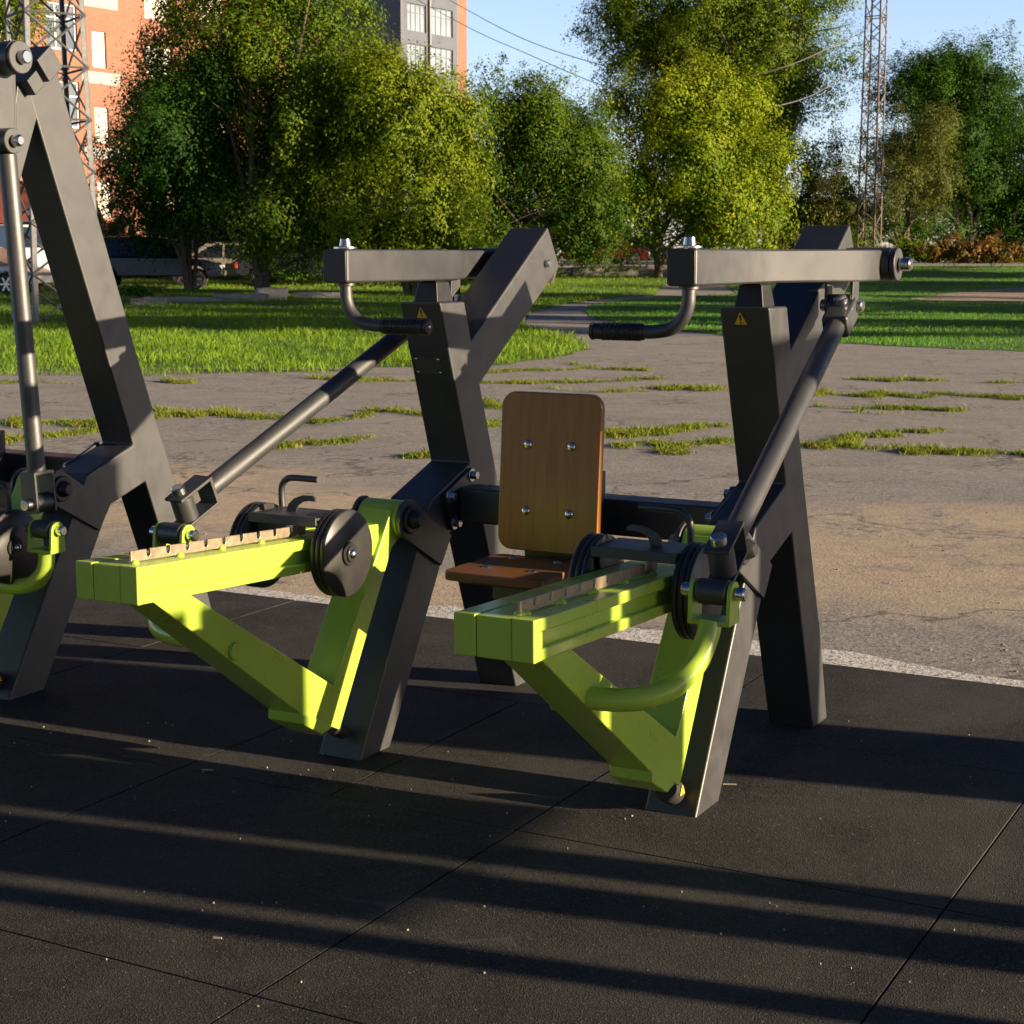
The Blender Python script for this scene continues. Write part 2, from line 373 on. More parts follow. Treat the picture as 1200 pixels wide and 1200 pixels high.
def np_mesh(name, V, faces_n, mat, tint=None, parent=None):
    'V: (k*faces_n, 3) vertices of separate polygons'
    nv = len(V); k = nv//faces_n; me = bpy.data.meshes.new(name)
    me.vertices.add(nv); me.vertices.foreach_set('co', V.astype(np.float32).ravel())
    me.loops.add(nv); me.loops.foreach_set('vertex_index', np.arange(nv, dtype=np.int32))
    me.polygons.add(k); me.polygons.foreach_set('loop_start', np.arange(0, nv, faces_n, dtype=np.int32))
    me.polygons.foreach_set('loop_total', np.full(k, faces_n, dtype=np.int32))
    me.update(calc_edges=True)
    if tint is not None:
        a = me.attributes.new('tint', 'FLOAT', 'POINT'); a.data.foreach_set('value', np.repeat(tint, faces_n).astype(np.float32))
    me.materials.append(mat); o = bpy.data.objects.new(name, me); COL.objects.link(o)
    if parent: o.parent = parent
    return o

# ------------------------------------------------------------------ the exercise machine
FRAME = [(3.538, -0.02), (3.905, .628), (3.927, .664), (4.147, .744), (3.985, 1.211), (4.122, 1.211), (4.160, 1.10), (4.640, 1.427), (4.720, 1.305),
         (4.210, .970), (4.297, .730), (4.475, .283), (4.571, -0.02), (4.444, -0.02), (4.205, .607), (4.030, .552), (3.688, -0.02)]
FRAME_TALL = [(3.538, -0.02), (3.905, .612), (3.930, .655), (4.150, .729), (3.742, 1.835), (3.868, 1.905), (3.990, 1.560), (4.175, 1.050), (4.265, .810),
              (4.475, .283), (4.571, -0.02), (4.444, -0.02), (4.205, .600), (4.030, .545), (3.688, -0.02)]
HW = 0.067
def side(root, s, tilt=0.0, rack_sign=1, cy=3.40, kind='press', plate=False):
    'one half of a machine: frame, lever with weights, push rod and upper arm; o runs outwards from the frame centre'
    def m(y, z, o): return Vector((s*(0.48+o), y-4.0, z))
    def lv(y, z, o):
        dy, dz = y-3.80, z-0.628
        return m(3.80+dy*cos(tilt)-dz*sin(tilt), 0.628+dy*sin(tilt)+dz*cos(tilt), o)
    def q(o, y, z): return m(y, z, o)
    def P(o, y, z): return lv(y, z, o)
    out = Vector((s, 0, 0))
    # --- frame
    bm = B(); prism(bm, FRAME if kind == 'press' else FRAME_TALL, m, -HW, HW)
    fr = obj('frame', bm, M['charcoal'], root, 0.006, 3)
    for o0 in (HW+0.0005, -HW-0.0125):
        bm = B()
        poly = arc(3.80, .628, .056, radians(75), radians(245), 10) + [(3.965, .473), (4.022, .552), (3.915, .616)]
        prism(bm, poly, m, o0, o0+0.012); obj('pivot_plate', bm, M['charcoal'], fr, 0.0025)
    bm = B()
    for sg in (1, -1):
        b0 = HW+0.013
        cyl(bm, q(sg*b0, 3.80, .628), q(sg*(b0+.010), 3.80, .628), .040, n=28, bev=.003)
        cyl(bm, q(sg*(b0+.010), 3.80, .628), q(sg*(b0+.034), 3.80, .628), .026, .019, n=24, bev=.004)
    split_obj('pivot_cap', bm, M['blackpl'], fr)
    # warning sticker on the post front
    th = atan2(3.985-4.147, 1.211-.744); fn = Vector((0, -cos(th), -sin(th)))
    def face(o, z, d):
        y = 4.147+(z-.744)*(3.985-4.147)/(1.211-.744); return m(y, z, o) + fn*d
    if kind == 'press':
        bm = B(); t = 0.021; oc = -0.012 if s > 0 else 0.0; zc = 1.181
        prism(bm, [(-t, -t*.8), (t, -t*.8), (0, t)], lambda u, v, a: face(oc+u, zc+v, a), 0.0004, 0.0010, 0)
        prism(bm, [(-t*.83, -t*.70), (t*.83, -t*.70), (0, t*.80)], lambda u, v, a: face(oc+u, zc+v, a), 0.0011, 0.0014, 1)
        prism(bm, [(-t*.09, -t*.28), (t*.09, -t*.28), (t*.13, t*.42), (-t*.13, t*.42)], lambda u, v, a: face(oc+u, zc+v, a), 0.0015, 0.0018, 0)
        prism(bm, [(-t*.1, -t*.58), (t*.1, -t*.58), (t*.1, -t*.40), (-t*.1, -t*.40)], lambda u, v, a: face(oc+u, zc+v, a), 0.0015, 0.0018, 0)
        obj('warning_sticker', bm, [M['blackpl'], M['yellow']], fr)
    if plate:
        bm = B(); oc = 0.010; zc = 1.030
        prism(bm, rrect(-.042, .042, -.024, .024, .004, 3), lambda u, v, a: face(oc+u, zc+v, a), 0.0004, 0.0020)
        for u in (-.037, .037):
            for v in (-.019, .019): dome(bm, face(oc+u, zc+v, .002), fn, .004, .003, 10, 1)
        for k in range(4): prism(bm, [(-.030, .010-k*.008), (.028-.008*(k % 2), .010-k*.008), (.028-.008*(k % 2), .0125-k*.008), (-.030, .0125-k*.008)], lambda u, v, a: face(oc+u, zc+v, a), .0021, .0023)
        obj('name_plate', bm, [M['plate_silver'], M['chrome']], fr)
    # flange and bolts where the crossbeam joins
    R = Matrix.Rotation(radians(21), 3, 'X') if True else None
    bm = B(); box(bm, q(-HW-.0065, 4.083, .648), (.012, .165, .118), R); obj('flange', bm, M['charcoal'], fr, .002)
    bm = B()
    for (y, z) in ((4.136, .712), (4.008, .664), (4.036, .586), (4.160, .634)): hexbolt(bm, q(-HW-.013, y, z), -out, .013, .020)
    split_obj('flange_bolt', bm, M['chrome'], fr, .001)
    # rubber stop on the leg
    bm = B(); a = P(0, 3.497, .115); c = q(0, 3.580, .066)
    d = (q(0, 3.602, .060)-a).normalized(); a = q(0, 3.530, .083 if s > 0 else .100); cyl(bm, a, a+d*.052, .031 if s > 0 else .020, n=24, bev=.004); rb = obj('rubber_stop', bm, M['rubber'], fr)
    bm = B(); t = .014 if s > 0 else .008; c = a + d*.026 + out*(.0318 if s > 0 else .0205)
    prism(bm, [(-t, -t*.8), (t, -t*.8), (0, t)], lambda u, v, w: c + Vector((w*s, u, v+.006)), 0, .001)
    obj('warning_label', bm, M['yellow'], fr)
    # --- lever
    def top(y): return .680-.052*(y-2.688) - (.104 if kind != 'press' else 0)
    bm = B()
    V = [(2.734, .615), (2.903, .603), (2.905, .578), (3.465, .236), (3.70, .580), (3.752, .662), (3.845, .602), (3.752, .555), (3.489, .111), (3.33, .187)]
    prism(bm, V, lv, -.050, .050)
    cyl(bm, P(-.063, 3.80, .628), P(.063, 3.80, .628), .051, n=32)
    prism(bm, [(3.318, .196), (3.318, .170), (3.405, .120), (3.450, .128), (3.40, .16)], lv, -.054, .054)
    y0, y1 = 2.688, 3.54
    def bar(o0, o1, za, zb, ya=y0, yb=y1): prism(bm, [(ya, top(ya)-za), (yb, top(yb)-za), (yb, top(yb)-zb), (ya, top(ya)-zb)], lv, o0, o1)
    for sg in (1, -1):
        lo, hi = (.0405, .071) if sg > 0 else (-.071, -.0405)
        bar(lo, hi, .002, .081, y0+.003, y1)
        flo, fhi = (.0400, .087) if sg > 0 else (-.087, -.0400)
        bar(flo, fhi, 0, .026, y0, 3.56); bar(flo, fhi, .059, .083, y0, 3.56)
        bar(*((.0395, .0875) if sg > 0 else (-.0875, -.0395)), -.0005, .0835, y0-.004, y0+.012); bar(flo, fhi, .0255, .0595, y0+.001, y0+.034)
    bar(-.0385, .0385, .001, .084, y0-.002, 3.705)
    lev = obj('weight_lever', bm, M['green'], root, .0035, 3)
    for k in range(5):   # weld beads along the toothed rack
        pass
    bm = B(); ro = s*rack_sign*.036
    zt = lambda y: top(y)+.028
    pts = [(2.722, zt(2.722))]; y = 2.722+.058
    while y < 3.35:
        pts += [(y-.006, zt(y)), (y-.006, zt(y)-.013), (y-.003, zt(y)-.017), (y+.003, zt(y)-.017), (y+.006, zt(y)-.013), (y+.006, zt(y))]; y += .066
    pts += [(3.37, zt(3.37)), (3.37, top(3.37)+.003), (2.722, top(2.722)+.003)]
    prism(bm, pts, lv, ro-.003, ro+.003); obj('toothed_rack', bm, M['steel'], lev, .0012)
    bm = B()
    for k in range(5):
        yy = 2.735+.15*k
        for j in range(3): dome(bm, P(ro+(j-1)*.005, yy+(j-1)*.004, top(yy)-.001), (0, 0, 1), .011, .010, 10)
    split_obj('weld_bead', bm, M['green'], lev)
    bm = B(); a = P(.050, 3.13, .350) if s < 0 else P(-.050, 3.13, .35); cyl(bm, a, a + (out if s < 0 else -out)*.0) if False else None
    sg = -1
    cyl(bm, P(sg*.049, 3.055, .415), P(sg*.063, 3.055, .415), .022, n=24, bev=.003); obj('end_cap', bm, M['green'], lev)
    # elbow pipe with its clevis
    if kind == 'press':
        ep = [(.048, 3.004, .447), (.10, 3.012, .447), (.155, 3.035, .452), (.20, 3.080, .470), (.230, 3.130, .510), (.240, 3.165, .555), (.242, 3.182, .590)]
        cp = (3.200, .652)
    else:
        ep = [(.048, 3.530, .375), (.10, 3.532, .373), (.16, 3.538, .375), (.21, 3.546, .392), (.238, 3.555, .43), (.242, 3.56, .47), (.242, 3.56, .485)]
        cp = (3.562, .548)
    bm = B(); tube(bm, spl([P(*e) for e in ep], 6), .0245, 20); obj('elbow_pipe', bm, M['green'], lev)
    py, pz = cp; oc = .242
    bm = B(); prism(bm, [(py-.032, pz-.066), (py+.030, pz-.066), (py+.030, pz-.056), (py-.032, pz-.056)], lv, oc-.047, oc+.047)
    for sg in (1, -1):
        lo, hi = sorted((oc+sg*.038, oc+sg*.0471))
        prism(bm, [(py-.0315, pz-.0662), (py+.0295, pz-.0662)] + arc(py, pz, .026, 0, pi, 12), lv, lo, hi)
    obj('clevis', bm, M['green'], lev, .0015)
    bm = B(); cyl(bm, P(oc-.034, py, pz), P(oc+.034, py, pz), .0275, n=28, bev=.003); obj('swivel_barrel', bm, M['charcoal'], lev)
    bm = B()
    for sg in (1, -1): cyl(bm, P(oc+sg*.047, py, pz), P(oc+sg*.071, py, pz), .0145, n=20, bev=.003)
    split_obj('clevis_bolt', bm, M['chrome'], lev)
    # --- push rod
    if kind == 'press':
        e0 = Vector(P(oc, py+.042, pz+.060)); e1 = q(.150, 4.325, 1.190)
    else:
        e0 = Vector(P(oc-.03, py+.01, pz+.075)); e1 = q(.150, 3.566, 1.655)
    ax = (e1-e0).normalized(); ex = (out - ax*out.dot(ax)).normalized()*s; ez = ax.cross(ex)*-1
    if ez.z < 0 and kind == 'press': ez = -ez
    RM = Matrix((ex, ax, ez)).transposed()
    g0 = e0 + ax*.085
    bm = B(); cyl(bm, g0, e1-ax*.03, .0262, n=28); rod = obj('push_rod', bm, M['charcoal'], root)
    bm = B()   # lower universal joint
    box(bm, e0+ax*.030+ez*.036, (.058, .115, .008), RM); box(bm, e0+ax*.030-ez*.036, (.058, .115, .008), RM)
    box(bm, e0+ax*.089, (.0578, .010, .080), RM)
    cyl(bm, e0-ez*.031, e0+ez*.031, .029, n=26); cyl(bm, e0-ez*.036, e0-ez*.058, .013, n=16)
    cyl(bm, e0+ez*.0325, e0+ez*.0398, .0292, n=26); cyl(bm, e0-ez*.0325, e0-ez*.0398, .0292, n=26)
    obj('fork_joint', bm, M['charcoal'], rod, .0015)
    bm = B(); cyl(bm, e0+ez*.040, e0+ez*.062, .0185, .0175, n=24, bev=.003); obj('joint_bolt', bm, M['chrome'], rod)
    if kind == 'press':
        bm = B(); box(bm, e1-ax*.030, (.070, .125, .062), RM); box(bm, e1+ax*.045, (.050, .04, .046), RM)
        obj('fork_joint', bm, M['charcoal'], rod, .009, 2)
        bm = B(); c = e1-ax*.006; cyl(bm, c+ez*.030, c+ez*.048, .0185, n=22, bev=.003); obj('joint_bolt', bm, M['chrome'], rod)
    # --- weight carriage
    zc = top(cy)-.040; dzc = -.104 if kind != 'press' else 0.0
    def lc(y, z, o): return lv(y, z+dzc, o)
    def PC(o, y, z): return P(o, y, z+dzc)
    bm = B()
    prism(bm, [(cy-.075, .698), (cy+.070, .696), (cy+.070, .690), (cy-.075, .692)], lc, -.103, .103)
    prism(bm, [(cy-.079, .700), (cy-.073, .700), (cy-.073, .676), (cy-.079, .676)], lc, -.103, .103)
    for sg in (1, -1):
        lo, hi = sorted((sg*.092, sg*.098))
        prism(bm, [(cy-.06, .694+dzc), (cy+.06, .694+dzc), (cy+.035, zc-.04), (cy-.035, zc-.04)], lv, lo, hi)
    cyl(bm, P(-.15, cy, zc), P(.15, cy, zc), .012, n=16)
    car = obj('weight_carriage', bm, M['charcoal'], root, .0015)
    for sg in (1, -1):
        for k in range(3):
            a = .104+k*.0148; bm = B(); cyl(bm, P(sg*a, cy, zc), P(sg*(a+.0135), cy, zc), .110, n=56, bev=.0025); obj('weight_plate', bm, M['weight'], car, sharp=50)
        bm = B(); cyl(bm, P(sg*.148, cy, zc), P(sg*.154, cy, zc), .030, n=30, bev=.002); cyl(bm, P(sg*.154, cy, zc), P(sg*.159, cy, zc), .021, n=26, bev=.001)
        obj('hub_washer', bm, M['blackpl'], car)
        bm = B(); dome(bm, P(sg*.159, cy, zc), out*sg, .0125, .009, 18); obj('hub_bolt', bm, M['chrome'], car)
    bm = B(); hp = [(.088, cy+.045, .700), (.088, cy+.043, .735), (.083, cy+.041, .757), (.066, cy+.038, .773), (.04, cy+.036, .778), (-.035, cy+.034, .778)]
    tube(bm, spl([PC(*h) for h in hp], 6), .0085, 12); obj('hook_handle', bm, M['charcoal'], car)
    bm = B()   # curved latch lever, a flat plate in the o-z plane
    A = [(.040, .698), (.034, .716), (.016, .732), (-.010, .741), (-.040, .742), (-.050, .736), (-.048, .727), (-.030, .728), (-.010, .724), (.004, .714), (.010, .698)]
    prism(bm, A, lambda u, v, w: PC(u, w, v), cy-.004, cy+.004); obj('latch_lever', bm, M['charcoal'], car, .0015)
    # --- upper arm
    if kind == 'press':
        hw = .0365; k = tan_half = math.tan(atan2(.137, .27)/2)*hw
        L_ = [(-hw, 3.575), (hw, 3.575), (hw, 4.13-k), (.137+hw, 4.40-k), (.137+hw, 4.600), (.137-hw, 4.600), (.137-hw, 4.40+k), (-hw, 4.13+k)]
        bm = B(); prism(bm, L_, lambda u, v, a: q(u, v, a), 1.270, 1.356)
        arm = obj('press_arm', bm, M['charcoal'], root, .0075, 3)
        bm = B()
        prism(bm, rrect(-hw+.002, hw-.002, 1.272, 1.354, .006, 3), lambda u, v, a: q(u, a, v), 3.570, 3.578); obj('end_cap', bm, M['blackpl'], arm, .002)
        bm = B(); cyl(bm, q(.074, 4.624, 1.316), q(.196, 4.624, 1.316), .0465, n=36); cyl(bm, q(.198, 4.624, 1.316), q(.214, 4.624, 1.316), .0455, n=36, bev=.002)
        split_obj('pivot_tube', bm, M['charcoal'], arm)
        bm = B(); cyl(bm, q(.214, 4.624, 1.316), q(.250, 4.624, 1.316), .0185, n=22, bev=.004); cyl(bm, q(-.067, 4.624, 1.316), q(-.082, 4.624, 1.316), .012, n=20, bev=.003)
        split_obj('pivot_bolt', bm, M['chrome'], arm)
        bm = B()
        for o0 in (.098, .168):
            prism(bm, [(4.328, 1.272), (4.382, 1.272)] + arc(4.352, 1.208, .027, 0, -pi, 10), m, o0, o0+.008)
        cyl(bm, q(.107, 4.352, 1.208), q(.167, 4.352, 1.208), .030, n=24)
        obj('bracket', bm, M['charcoal'], arm, .0015)
        bm = B(); cyl(bm, q(.176, 4.352, 1.208), q(.198, 4.352, 1.208), .0165, n=20, bev=.003); cyl(bm, q(.098, 4.352, 1.208), q(.082, 4.352, 1.208), .0165, n=20, bev=.003); split_obj('bracket_bolt', bm, M['chrome'], arm)
        # handle turned inwards
        bm = B(); hp = [(0, 3.622, 1.272), (0, 3.622, 1.252), (-.002, 3.622, 1.225), (-.014, 3.622, 1.195), (-.040, 3.622, 1.172), (-.078, 3.622, 1.163), (-.118, 3.622, 1.161)]
        tube(bm, spl([q(*h) for h in hp], 6), .0165, 18); cyl(bm, q(0, 3.622, 1.270), q(0, 3.622, 1.263), .0245, n=24)
        hd = obj('handle', bm, M['charcoal'], arm)
        bm = B(); cyl(bm, q(-.112, 3.622, 1.161), q(-.240, 3.622, 1.161), .0200, n=28, bev=.002); cyl(bm, q(-.240, 3.622, 1.161), q(-.252, 3.622, 1.161), .0215, n=28, bev=.004)
        for i in range(9):
            for j in range(12):
                a = 2*pi*j/12 + i*.2; ob = -.125-.0115*i; c = q(ob, 3.622, 1.161) + Vector((0, cos(a), sin(a)))*.0200
                box(bm, c, (.0085, .0034, .0045), Matrix.Rotation(a, 3, 'X') @ Matrix.Rotation(.6, 3, 'Y'))
        obj('grip', bm, M['blackpl'], arm)
        bm = B(); dome(bm, q(-.2522, 3.622, 1.161), -out, .006, .004, 12); obj('grip_screw', bm, M['chrome'], arm)
        bm = B(); cyl(bm, q(0, 3.622, 1.357), q(0, 3.622, 1.363), .030, n=28, bev=.001); cyl(bm, q(0, 3.622, 1.363), q(0, 3.622, 1.384), .0155, .0125, n=24, bev=.002)
        obj('handle_bolt', bm, M['chrome'], arm)
        bm = B(); box(bm, q(0, 4.062, 1.2385), (.078, .088, .056), taper=.78); box(bm, q(0, 4.062, 1.2685), (.050, .056, .005)); obj('rubber_stop', bm, M['blackpl'], fr, .003)
    else:
        # long vertical lever hanging from the top of the tall post
        bm = B()
        prism(bm, [(3.525, 1.66), (3.632, 1.66), (3.640, 1.895), (3.548, 1.895)], m, .060, .128)
        prism(bm, [(3.535, 1.66), (3.622, 1.66), (3.630, 1.895), (3.558, 1.895)], m, .075, .1315)
        arm = obj('pull_arm', bm, M['charcoal'], root, .003)
        bm = B(); cyl(bm, q(.0, 3.597, 1.896), q(.178, 3.597, 1.896), .047, n=36); cyl(bm, q(.180, 3.597, 1.896), q(.192, 3.597, 1.896), .046, n=36, bev=.002)
        cyl(bm, q(.03, 3.560, 1.662), q(.186, 3.560, 1.662), .036, n=30, bev=.002); split_obj('pivot_tube', bm, M['charcoal'], arm)
        bm = B(); cyl(bm, q(.192, 3.597, 1.896), q(.216, 3.597, 1.896), .019, n=22, bev=.003); cyl(bm, q(.186, 3.560, 1.662), q(.214, 3.560, 1.662), .017, n=22, bev=.006); split_obj('pivot_bolt', bm, M['chrome'], arm)
        # stop block, a square tube turned on edge, and its stem
        R45 = Matrix.Rotation(radians(40), 3, 'X')
        bm = B(); box(bm, q(.04, 3.800, 1.902), (.135, .076, .076), R45); box(bm, q(.055, 3.742, 1.842), (.100, .052, .052), R45)
        split_obj('stop_block', bm, M['charcoal'], fr, .003)
        bm = B(); prism(bm, [(3.705, 1.835), (3.800, 1.795), (3.700, 1.560), (3.655, 1.585)], m, -.04, .0665); obj('gusset', bm, M['charcoal'], fr, .003)

def machine(loc, label, kind='press', group=None):
    root = thing('exercise_machine', loc, label, 'exercise machine', group)
    side(root, 1, radians(0.75) if kind == 'press' else 0, 1, 3.40 if kind == 'press' else 3.53, kind)
    side(root, -1, 0, 1, 3.40 if kind == 'press' else 3.53, kind, plate=(kind == 'press'))
    bm = B(); w = .48-HW-.013
    prism(bm, [(4.060-4, .584), (4.162-4, .584), (4.162-4, .684), (4.060-4, .684)], lambda u, v, a: Vector((a, u, v)), -w, w)
    obj('crossbeam', bm, M['charcoal'], root, .008, 3)
    bm = B()
    ys = 3.53-4
    prism(bm, rrect(-.143, .143, ys, ys+.29, .028, 5), lambda u, v, a: Vector((u*(1-.04*(v-ys)/.29), v, a)), .531, .555)
    st = obj('seat', bm, M['wood_seat'], root, .004, 3)
    bm = B()
    for u in (-.066, .066):
        for v in (ys+.10, ys+.24): dome(bm, (u, v, .5552), (0, 0, 1), .012, .004, 14)
    split_obj('seat_bolt', bm, M['chrome'], st)
    bm = B(); tl = .03/.42
    f = lambda u, v, a: Vector((u, -.170+(v-.572)*tl+a, v))
    prism(bm, rrect(-.147, .147, .566, .985, .040, 8), f, 0, .023)
    bk = obj('backrest', bm, M['wood'], root, .004, 3)
    bm = B(); nn = Vector((0, -1, tl)).normalized()
    for u in (-.064, .064):
        for v in (.672, .848): dome(bm, f(u, v, -.0005), nn, .0125, .008, 16)
    split_obj('backrest_bolt', bm, M['chrome'], bk)
    bm = B()
    box(bm, (0, -.12, .500), (.10, .50, .055)); box(bm, (0, .02, .66), (.12, .10, .20)); box(bm, (0, -.125, .70), (.17, .012, .33)); box(bm, (0, -.34, .529), (.20, .24, .006)); box(bm, (0, .055, .545), (.11, .12, .09))
    box(bm, (0, -.085, .66), (.08, .08, .07)); obj('seat_bracket', bm, M['charcoal'], root, .004)
    bm = B(); cyl(bm, (-.03, -.36, .475), (.05, -.24, .425), .020, n=20, bev=.003); obj('adjusting_knob', bm, M['blackpl'], root)
    return root
machine((-1.977, 4.0, 0), 'green and charcoal press machine with wooden seat and backrest between two Y-shaped frames', 'press')
machine((-4.207, 4.0, 0), 'tall charcoal machine cut by the left edge, with an upright rod and a leaning post', 'pull')

# ------------------------------------------------------------------ ground
def gpoly(pxs): return [gnd(*p) for p in pxs]
def flat_sheet(name, pts, dz, mat, thick=0.0):
    bm = B(); vs = [bm.verts.new((p.x, p.y, p.z+dz)) for p in pts]; bm.faces.new(vs)
    bmesh.ops.recalc_face_normals(bm, faces=bm.faces[:])
    if bm.faces[:][0].normal.z < 0: bmesh.ops.reverse_faces(bm, faces=bm.faces[:])
    bmesh.ops.triangulate(bm, faces=bm.faces[:])
    me = bpy.data.meshes.new(name); bm.to_mesh(me); bm.free(); me.materials.append(mat); o = bpy.data.objects.new(name, me); COL.objects.link(o); return o
# terrain: a fan of strips following the gentle rise, out to the horizon
bm = B(); ds = [-60, -5, 0, 20, 40] + [42+3*i for i in range(20)] + [110, 130, 160, 220, 400, 900, 1800]
rows = []
for d in ds:
    rows.append([bm.verts.new(cw(X, d, terrain_d(d))) for X in (-1500, -300, -60, -20, 0, 20, 60, 300, 1500)])
for a, b in zip(rows, rows[1:]):
    for i in range(8): bm.faces.new((a[i], a[i+1], b[i+1], b[i]))
g = obj('ground', bm, M['asphalt']); struct(g)

# rubber tiles
bm = B(); bx0, by0 = -2.7684, 2.278; gap = .0022; TOP = .030
for j in range(-3, 3):
    y0 = by0+j; y1 = min(y0+1, 5.178)
    for i in range(-9, 9):
        x0 = bx0+i; cuts = [x0, x0+1]
        if j == 1 and i == 0: cuts = [x0, x0+.47, x0+1]
        if j == 2: cuts = [x0, x0+1]
        for a, b in zip(cuts, cuts[1:]):
            t = random.uniform(-.0008, .0008)
            box(bm, ((a+b)/2, (y0+y1)/2, t), (b-a-gap, y1-y0-gap, .024))
box(bm, (bx0, (by0-3+5.178)/2, 0), (17.9, 5.178-by0+2.98, .012))
mat_o = obj('rubber_mat', bm, M['mat'], None, .0025, 1); struct(mat_o)
# kerb strip of pale gravelly concrete beside the mat
bm = B(); n = 90
va, vb = [], []
for i in range(n+1):
    x = -12+i*.2; w = .17+.05*math.sin(x*2.1)+.03*math.sin(x*7.3)+random.uniform(-.045, .045)
    va.append(bm.verts.new((x, 5.172, .006))); vb.append(bm.verts.new((x, 5.182+max(.1, w), .005)))
for i in range(n): bm.faces.new((va[i], va[i+1], vb[i+1], vb[i]))
struct(obj('gravel_strip', bm, M['gravel']))

def inside(poly, x, y):
    c = np.zeros(len(x), bool); n = len(poly)
    for i in range(n):
        x0, y0 = poly[i][0], poly[i][1]; x1, y1 = poly[(i+1) % n][0], poly[(i+1) % n][1]
        k = ((y0 > y) != (y1 > y)); c ^= k & (x < (x1-x0)*(y-y0)/((y1-y0) + 1e-12)+x0)
    return c
def vterr(x, y):
    d = x*FWD.x+y*FWD.y; t = np.maximum(d-42, 0)
    return np.where(t < 30, .0225*t, .675+.32*(1-np.exp(-(t-30)*.0225/.32)))
def dense_sheet(name, pts, dz, mat, step):
    'terrain-following sheet cut to an outline (rows of constant distance)'
    P = [(p.x*RGT.x+p.y*RGT.y, p.x*FWD.x+p.y*FWD.y) for p in pts]
    bm = B(); zs = [p[1] for p in P]; z0, z1 = min(zs), max(zs); d = z0+1e-3
    lines = []
    while d < z1:
        xs = []
        for (xa, za), (xb, zb) in zip(P, P[1:]+P[:1]):
            if (za > d) != (zb > d): xs.append(xa+(xb-xa)*(d-za)/(zb-za))
        xs.sort(); lines.append((d, xs)); d += max(step, .012*d)
    for (d0, a), (d1, b) in zip(lines, lines[1:]):
        if len(a) == len(b):
            for k in range(0, len(a)-1, 2):
                q = [cw(a[k], d0, terrain_d(d0)+dz), cw(a[k+1], d0, terrain_d(d0)+dz), cw(b[k+1], d1, terrain_d(d1)+dz), cw(b[k], d1, terrain_d(d1)+dz)]
                bm.faces.new([bm.verts.new(v) for v in q])
    return struct(obj(name, bm, mat))
def blades(name, poly, n, h0, h1, w, mat, tint=(0.2, 0.7), yellow=.08, lean=.5, dens=None, parent=None, dmax=None):
    P = np.array([(p[0], p[1]) for p in poly]); lo, hi = P.min(0), P.max(0)
    x = np.empty(0); y = np.empty(0)
    while len(x) < n:
        a = RNG.uniform(lo[0], hi[0], n*2); b = RNG.uniform(lo[1], hi[1], n*2); k = inside(P, a, b)
        d = a*FWD.x+b*FWD.y
        k &= RNG.random(len(a)) < np.clip((22/np.maximum(d, 1))**1.0, 0, 1)
        if dens is not None: k &= RNG.random(len(a)) < dens(a, b)
        x = np.r_[x, a[k]]; y = np.r_[y, b[k]]
    x, y = x[:n], y[:n]; return blade_mesh(name, x, y, h0, h1, w, mat, tint, yellow, lean, parent)
def blade_mesh(name, x, y, h0, h1, w, mat, tint, yellow, lean, parent=None):
    n = len(x); z = vterr(x, y)+.003
    cl = .5+.5*np.sin(x*1.7+np.sin(y*1.3)*2)*np.cos(y*1.1+x*.4)
    h = RNG.uniform(h0, h1, n)*(.6+.6*cl)
    a = RNG.uniform(0, 2*pi, n); ln = RNG.uniform(0.1, lean, n)*h; b = RNG.uniform(0, 2*pi, n)
    dx, dy = np.cos(a)*w*.5, np.sin(a)*w*.5; tx, ty = np.cos(b)*ln, np.sin(b)*ln
    V = np.empty((n, 4, 3))
    V[:, 0] = np.c_[x-dx, y-dy, z]; V[:, 1] = np.c_[x+dx, y+dy, z]
    V[:, 2] = np.c_[x+dx*.7+tx*.45, y+dy*.7+ty*.45, z+h*.6]; V[:, 3] = np.c_[x+tx, y+ty, z+h]
    t = np.clip(RNG.normal(tint[0]+(tint[1]-tint[0])*cl, .13), 0, .78); t[RNG.random(n) < yellow] = RNG.uniform(.8, 1)
    return np_mesh(name, V.reshape(-1, 3), 4, mat, t, parent)

LAWN_L = [(-250, 442), (0, 440), (100, 441), (170, 442), (230, 440), (300, 437), (380, 437), (430, 431), (520, 432), (600, 427), (650, 420), (684, 410), (690, 402), (660, 394), (628, 386), (612, 378), (618, 370), (640, 362), (668, 356), (700, 352), (735, 348), (770, 346), (790, 322), (600, 321), (380, 325), (0, 325), (-250, 325)]
LAWN_R = [(682, 366), (690, 359), (705, 355), (740, 351), (790, 347.5), (860, 345), (840, 318), (1000, 312), (1500, 312), (1500, 416), (1200, 412), (1120, 409), (1040, 405), (960, 401), (880, 396), (800, 388), (740, 382), (700, 375)]
def wobble(pts, amp):
    out = []
    for a, b in zip(pts, pts[1:]+pts[:1]):
        for k in range(5):
            p = a.lerp(b, k/5); out.append(p + Vector((random.uniform(-1, 1), random.uniform(-1, 1), 0))*amp)
    return out
pL, pR = wobble(gpoly(LAWN_L), .12), wobble(gpoly(LAWN_R), .10)
dense_sheet('lawn', pL, .006, M['turf'], .25); dense_sheet('lawn', pR, .006, M['turf'], .25)
go = blades('grass', pL, 170000, .05, .125, .009, M['grass'], (.15, .62), .06, .7); struct(go, 'stuff')
SAND = [(1062, 351), (1110, 345), (1160, 340), (1250, 335), (1330, 337), (1300, 352), (1200, 355), (1130, 355)]
pS = np.array([(p.x, p.y) for p in gpoly(SAND)])
go = blades('grass', pR, 130000, .03, .075, .012, M['grass_lush'], (.25, .7), .05, .6, dens=lambda a, b: np.where(inside(pS, a, b), .03, 1)); struct(go, 'stuff')
dense_sheet('bare_patch', wobble(gpoly(SAND), .1), .02, M['earth'], .25)

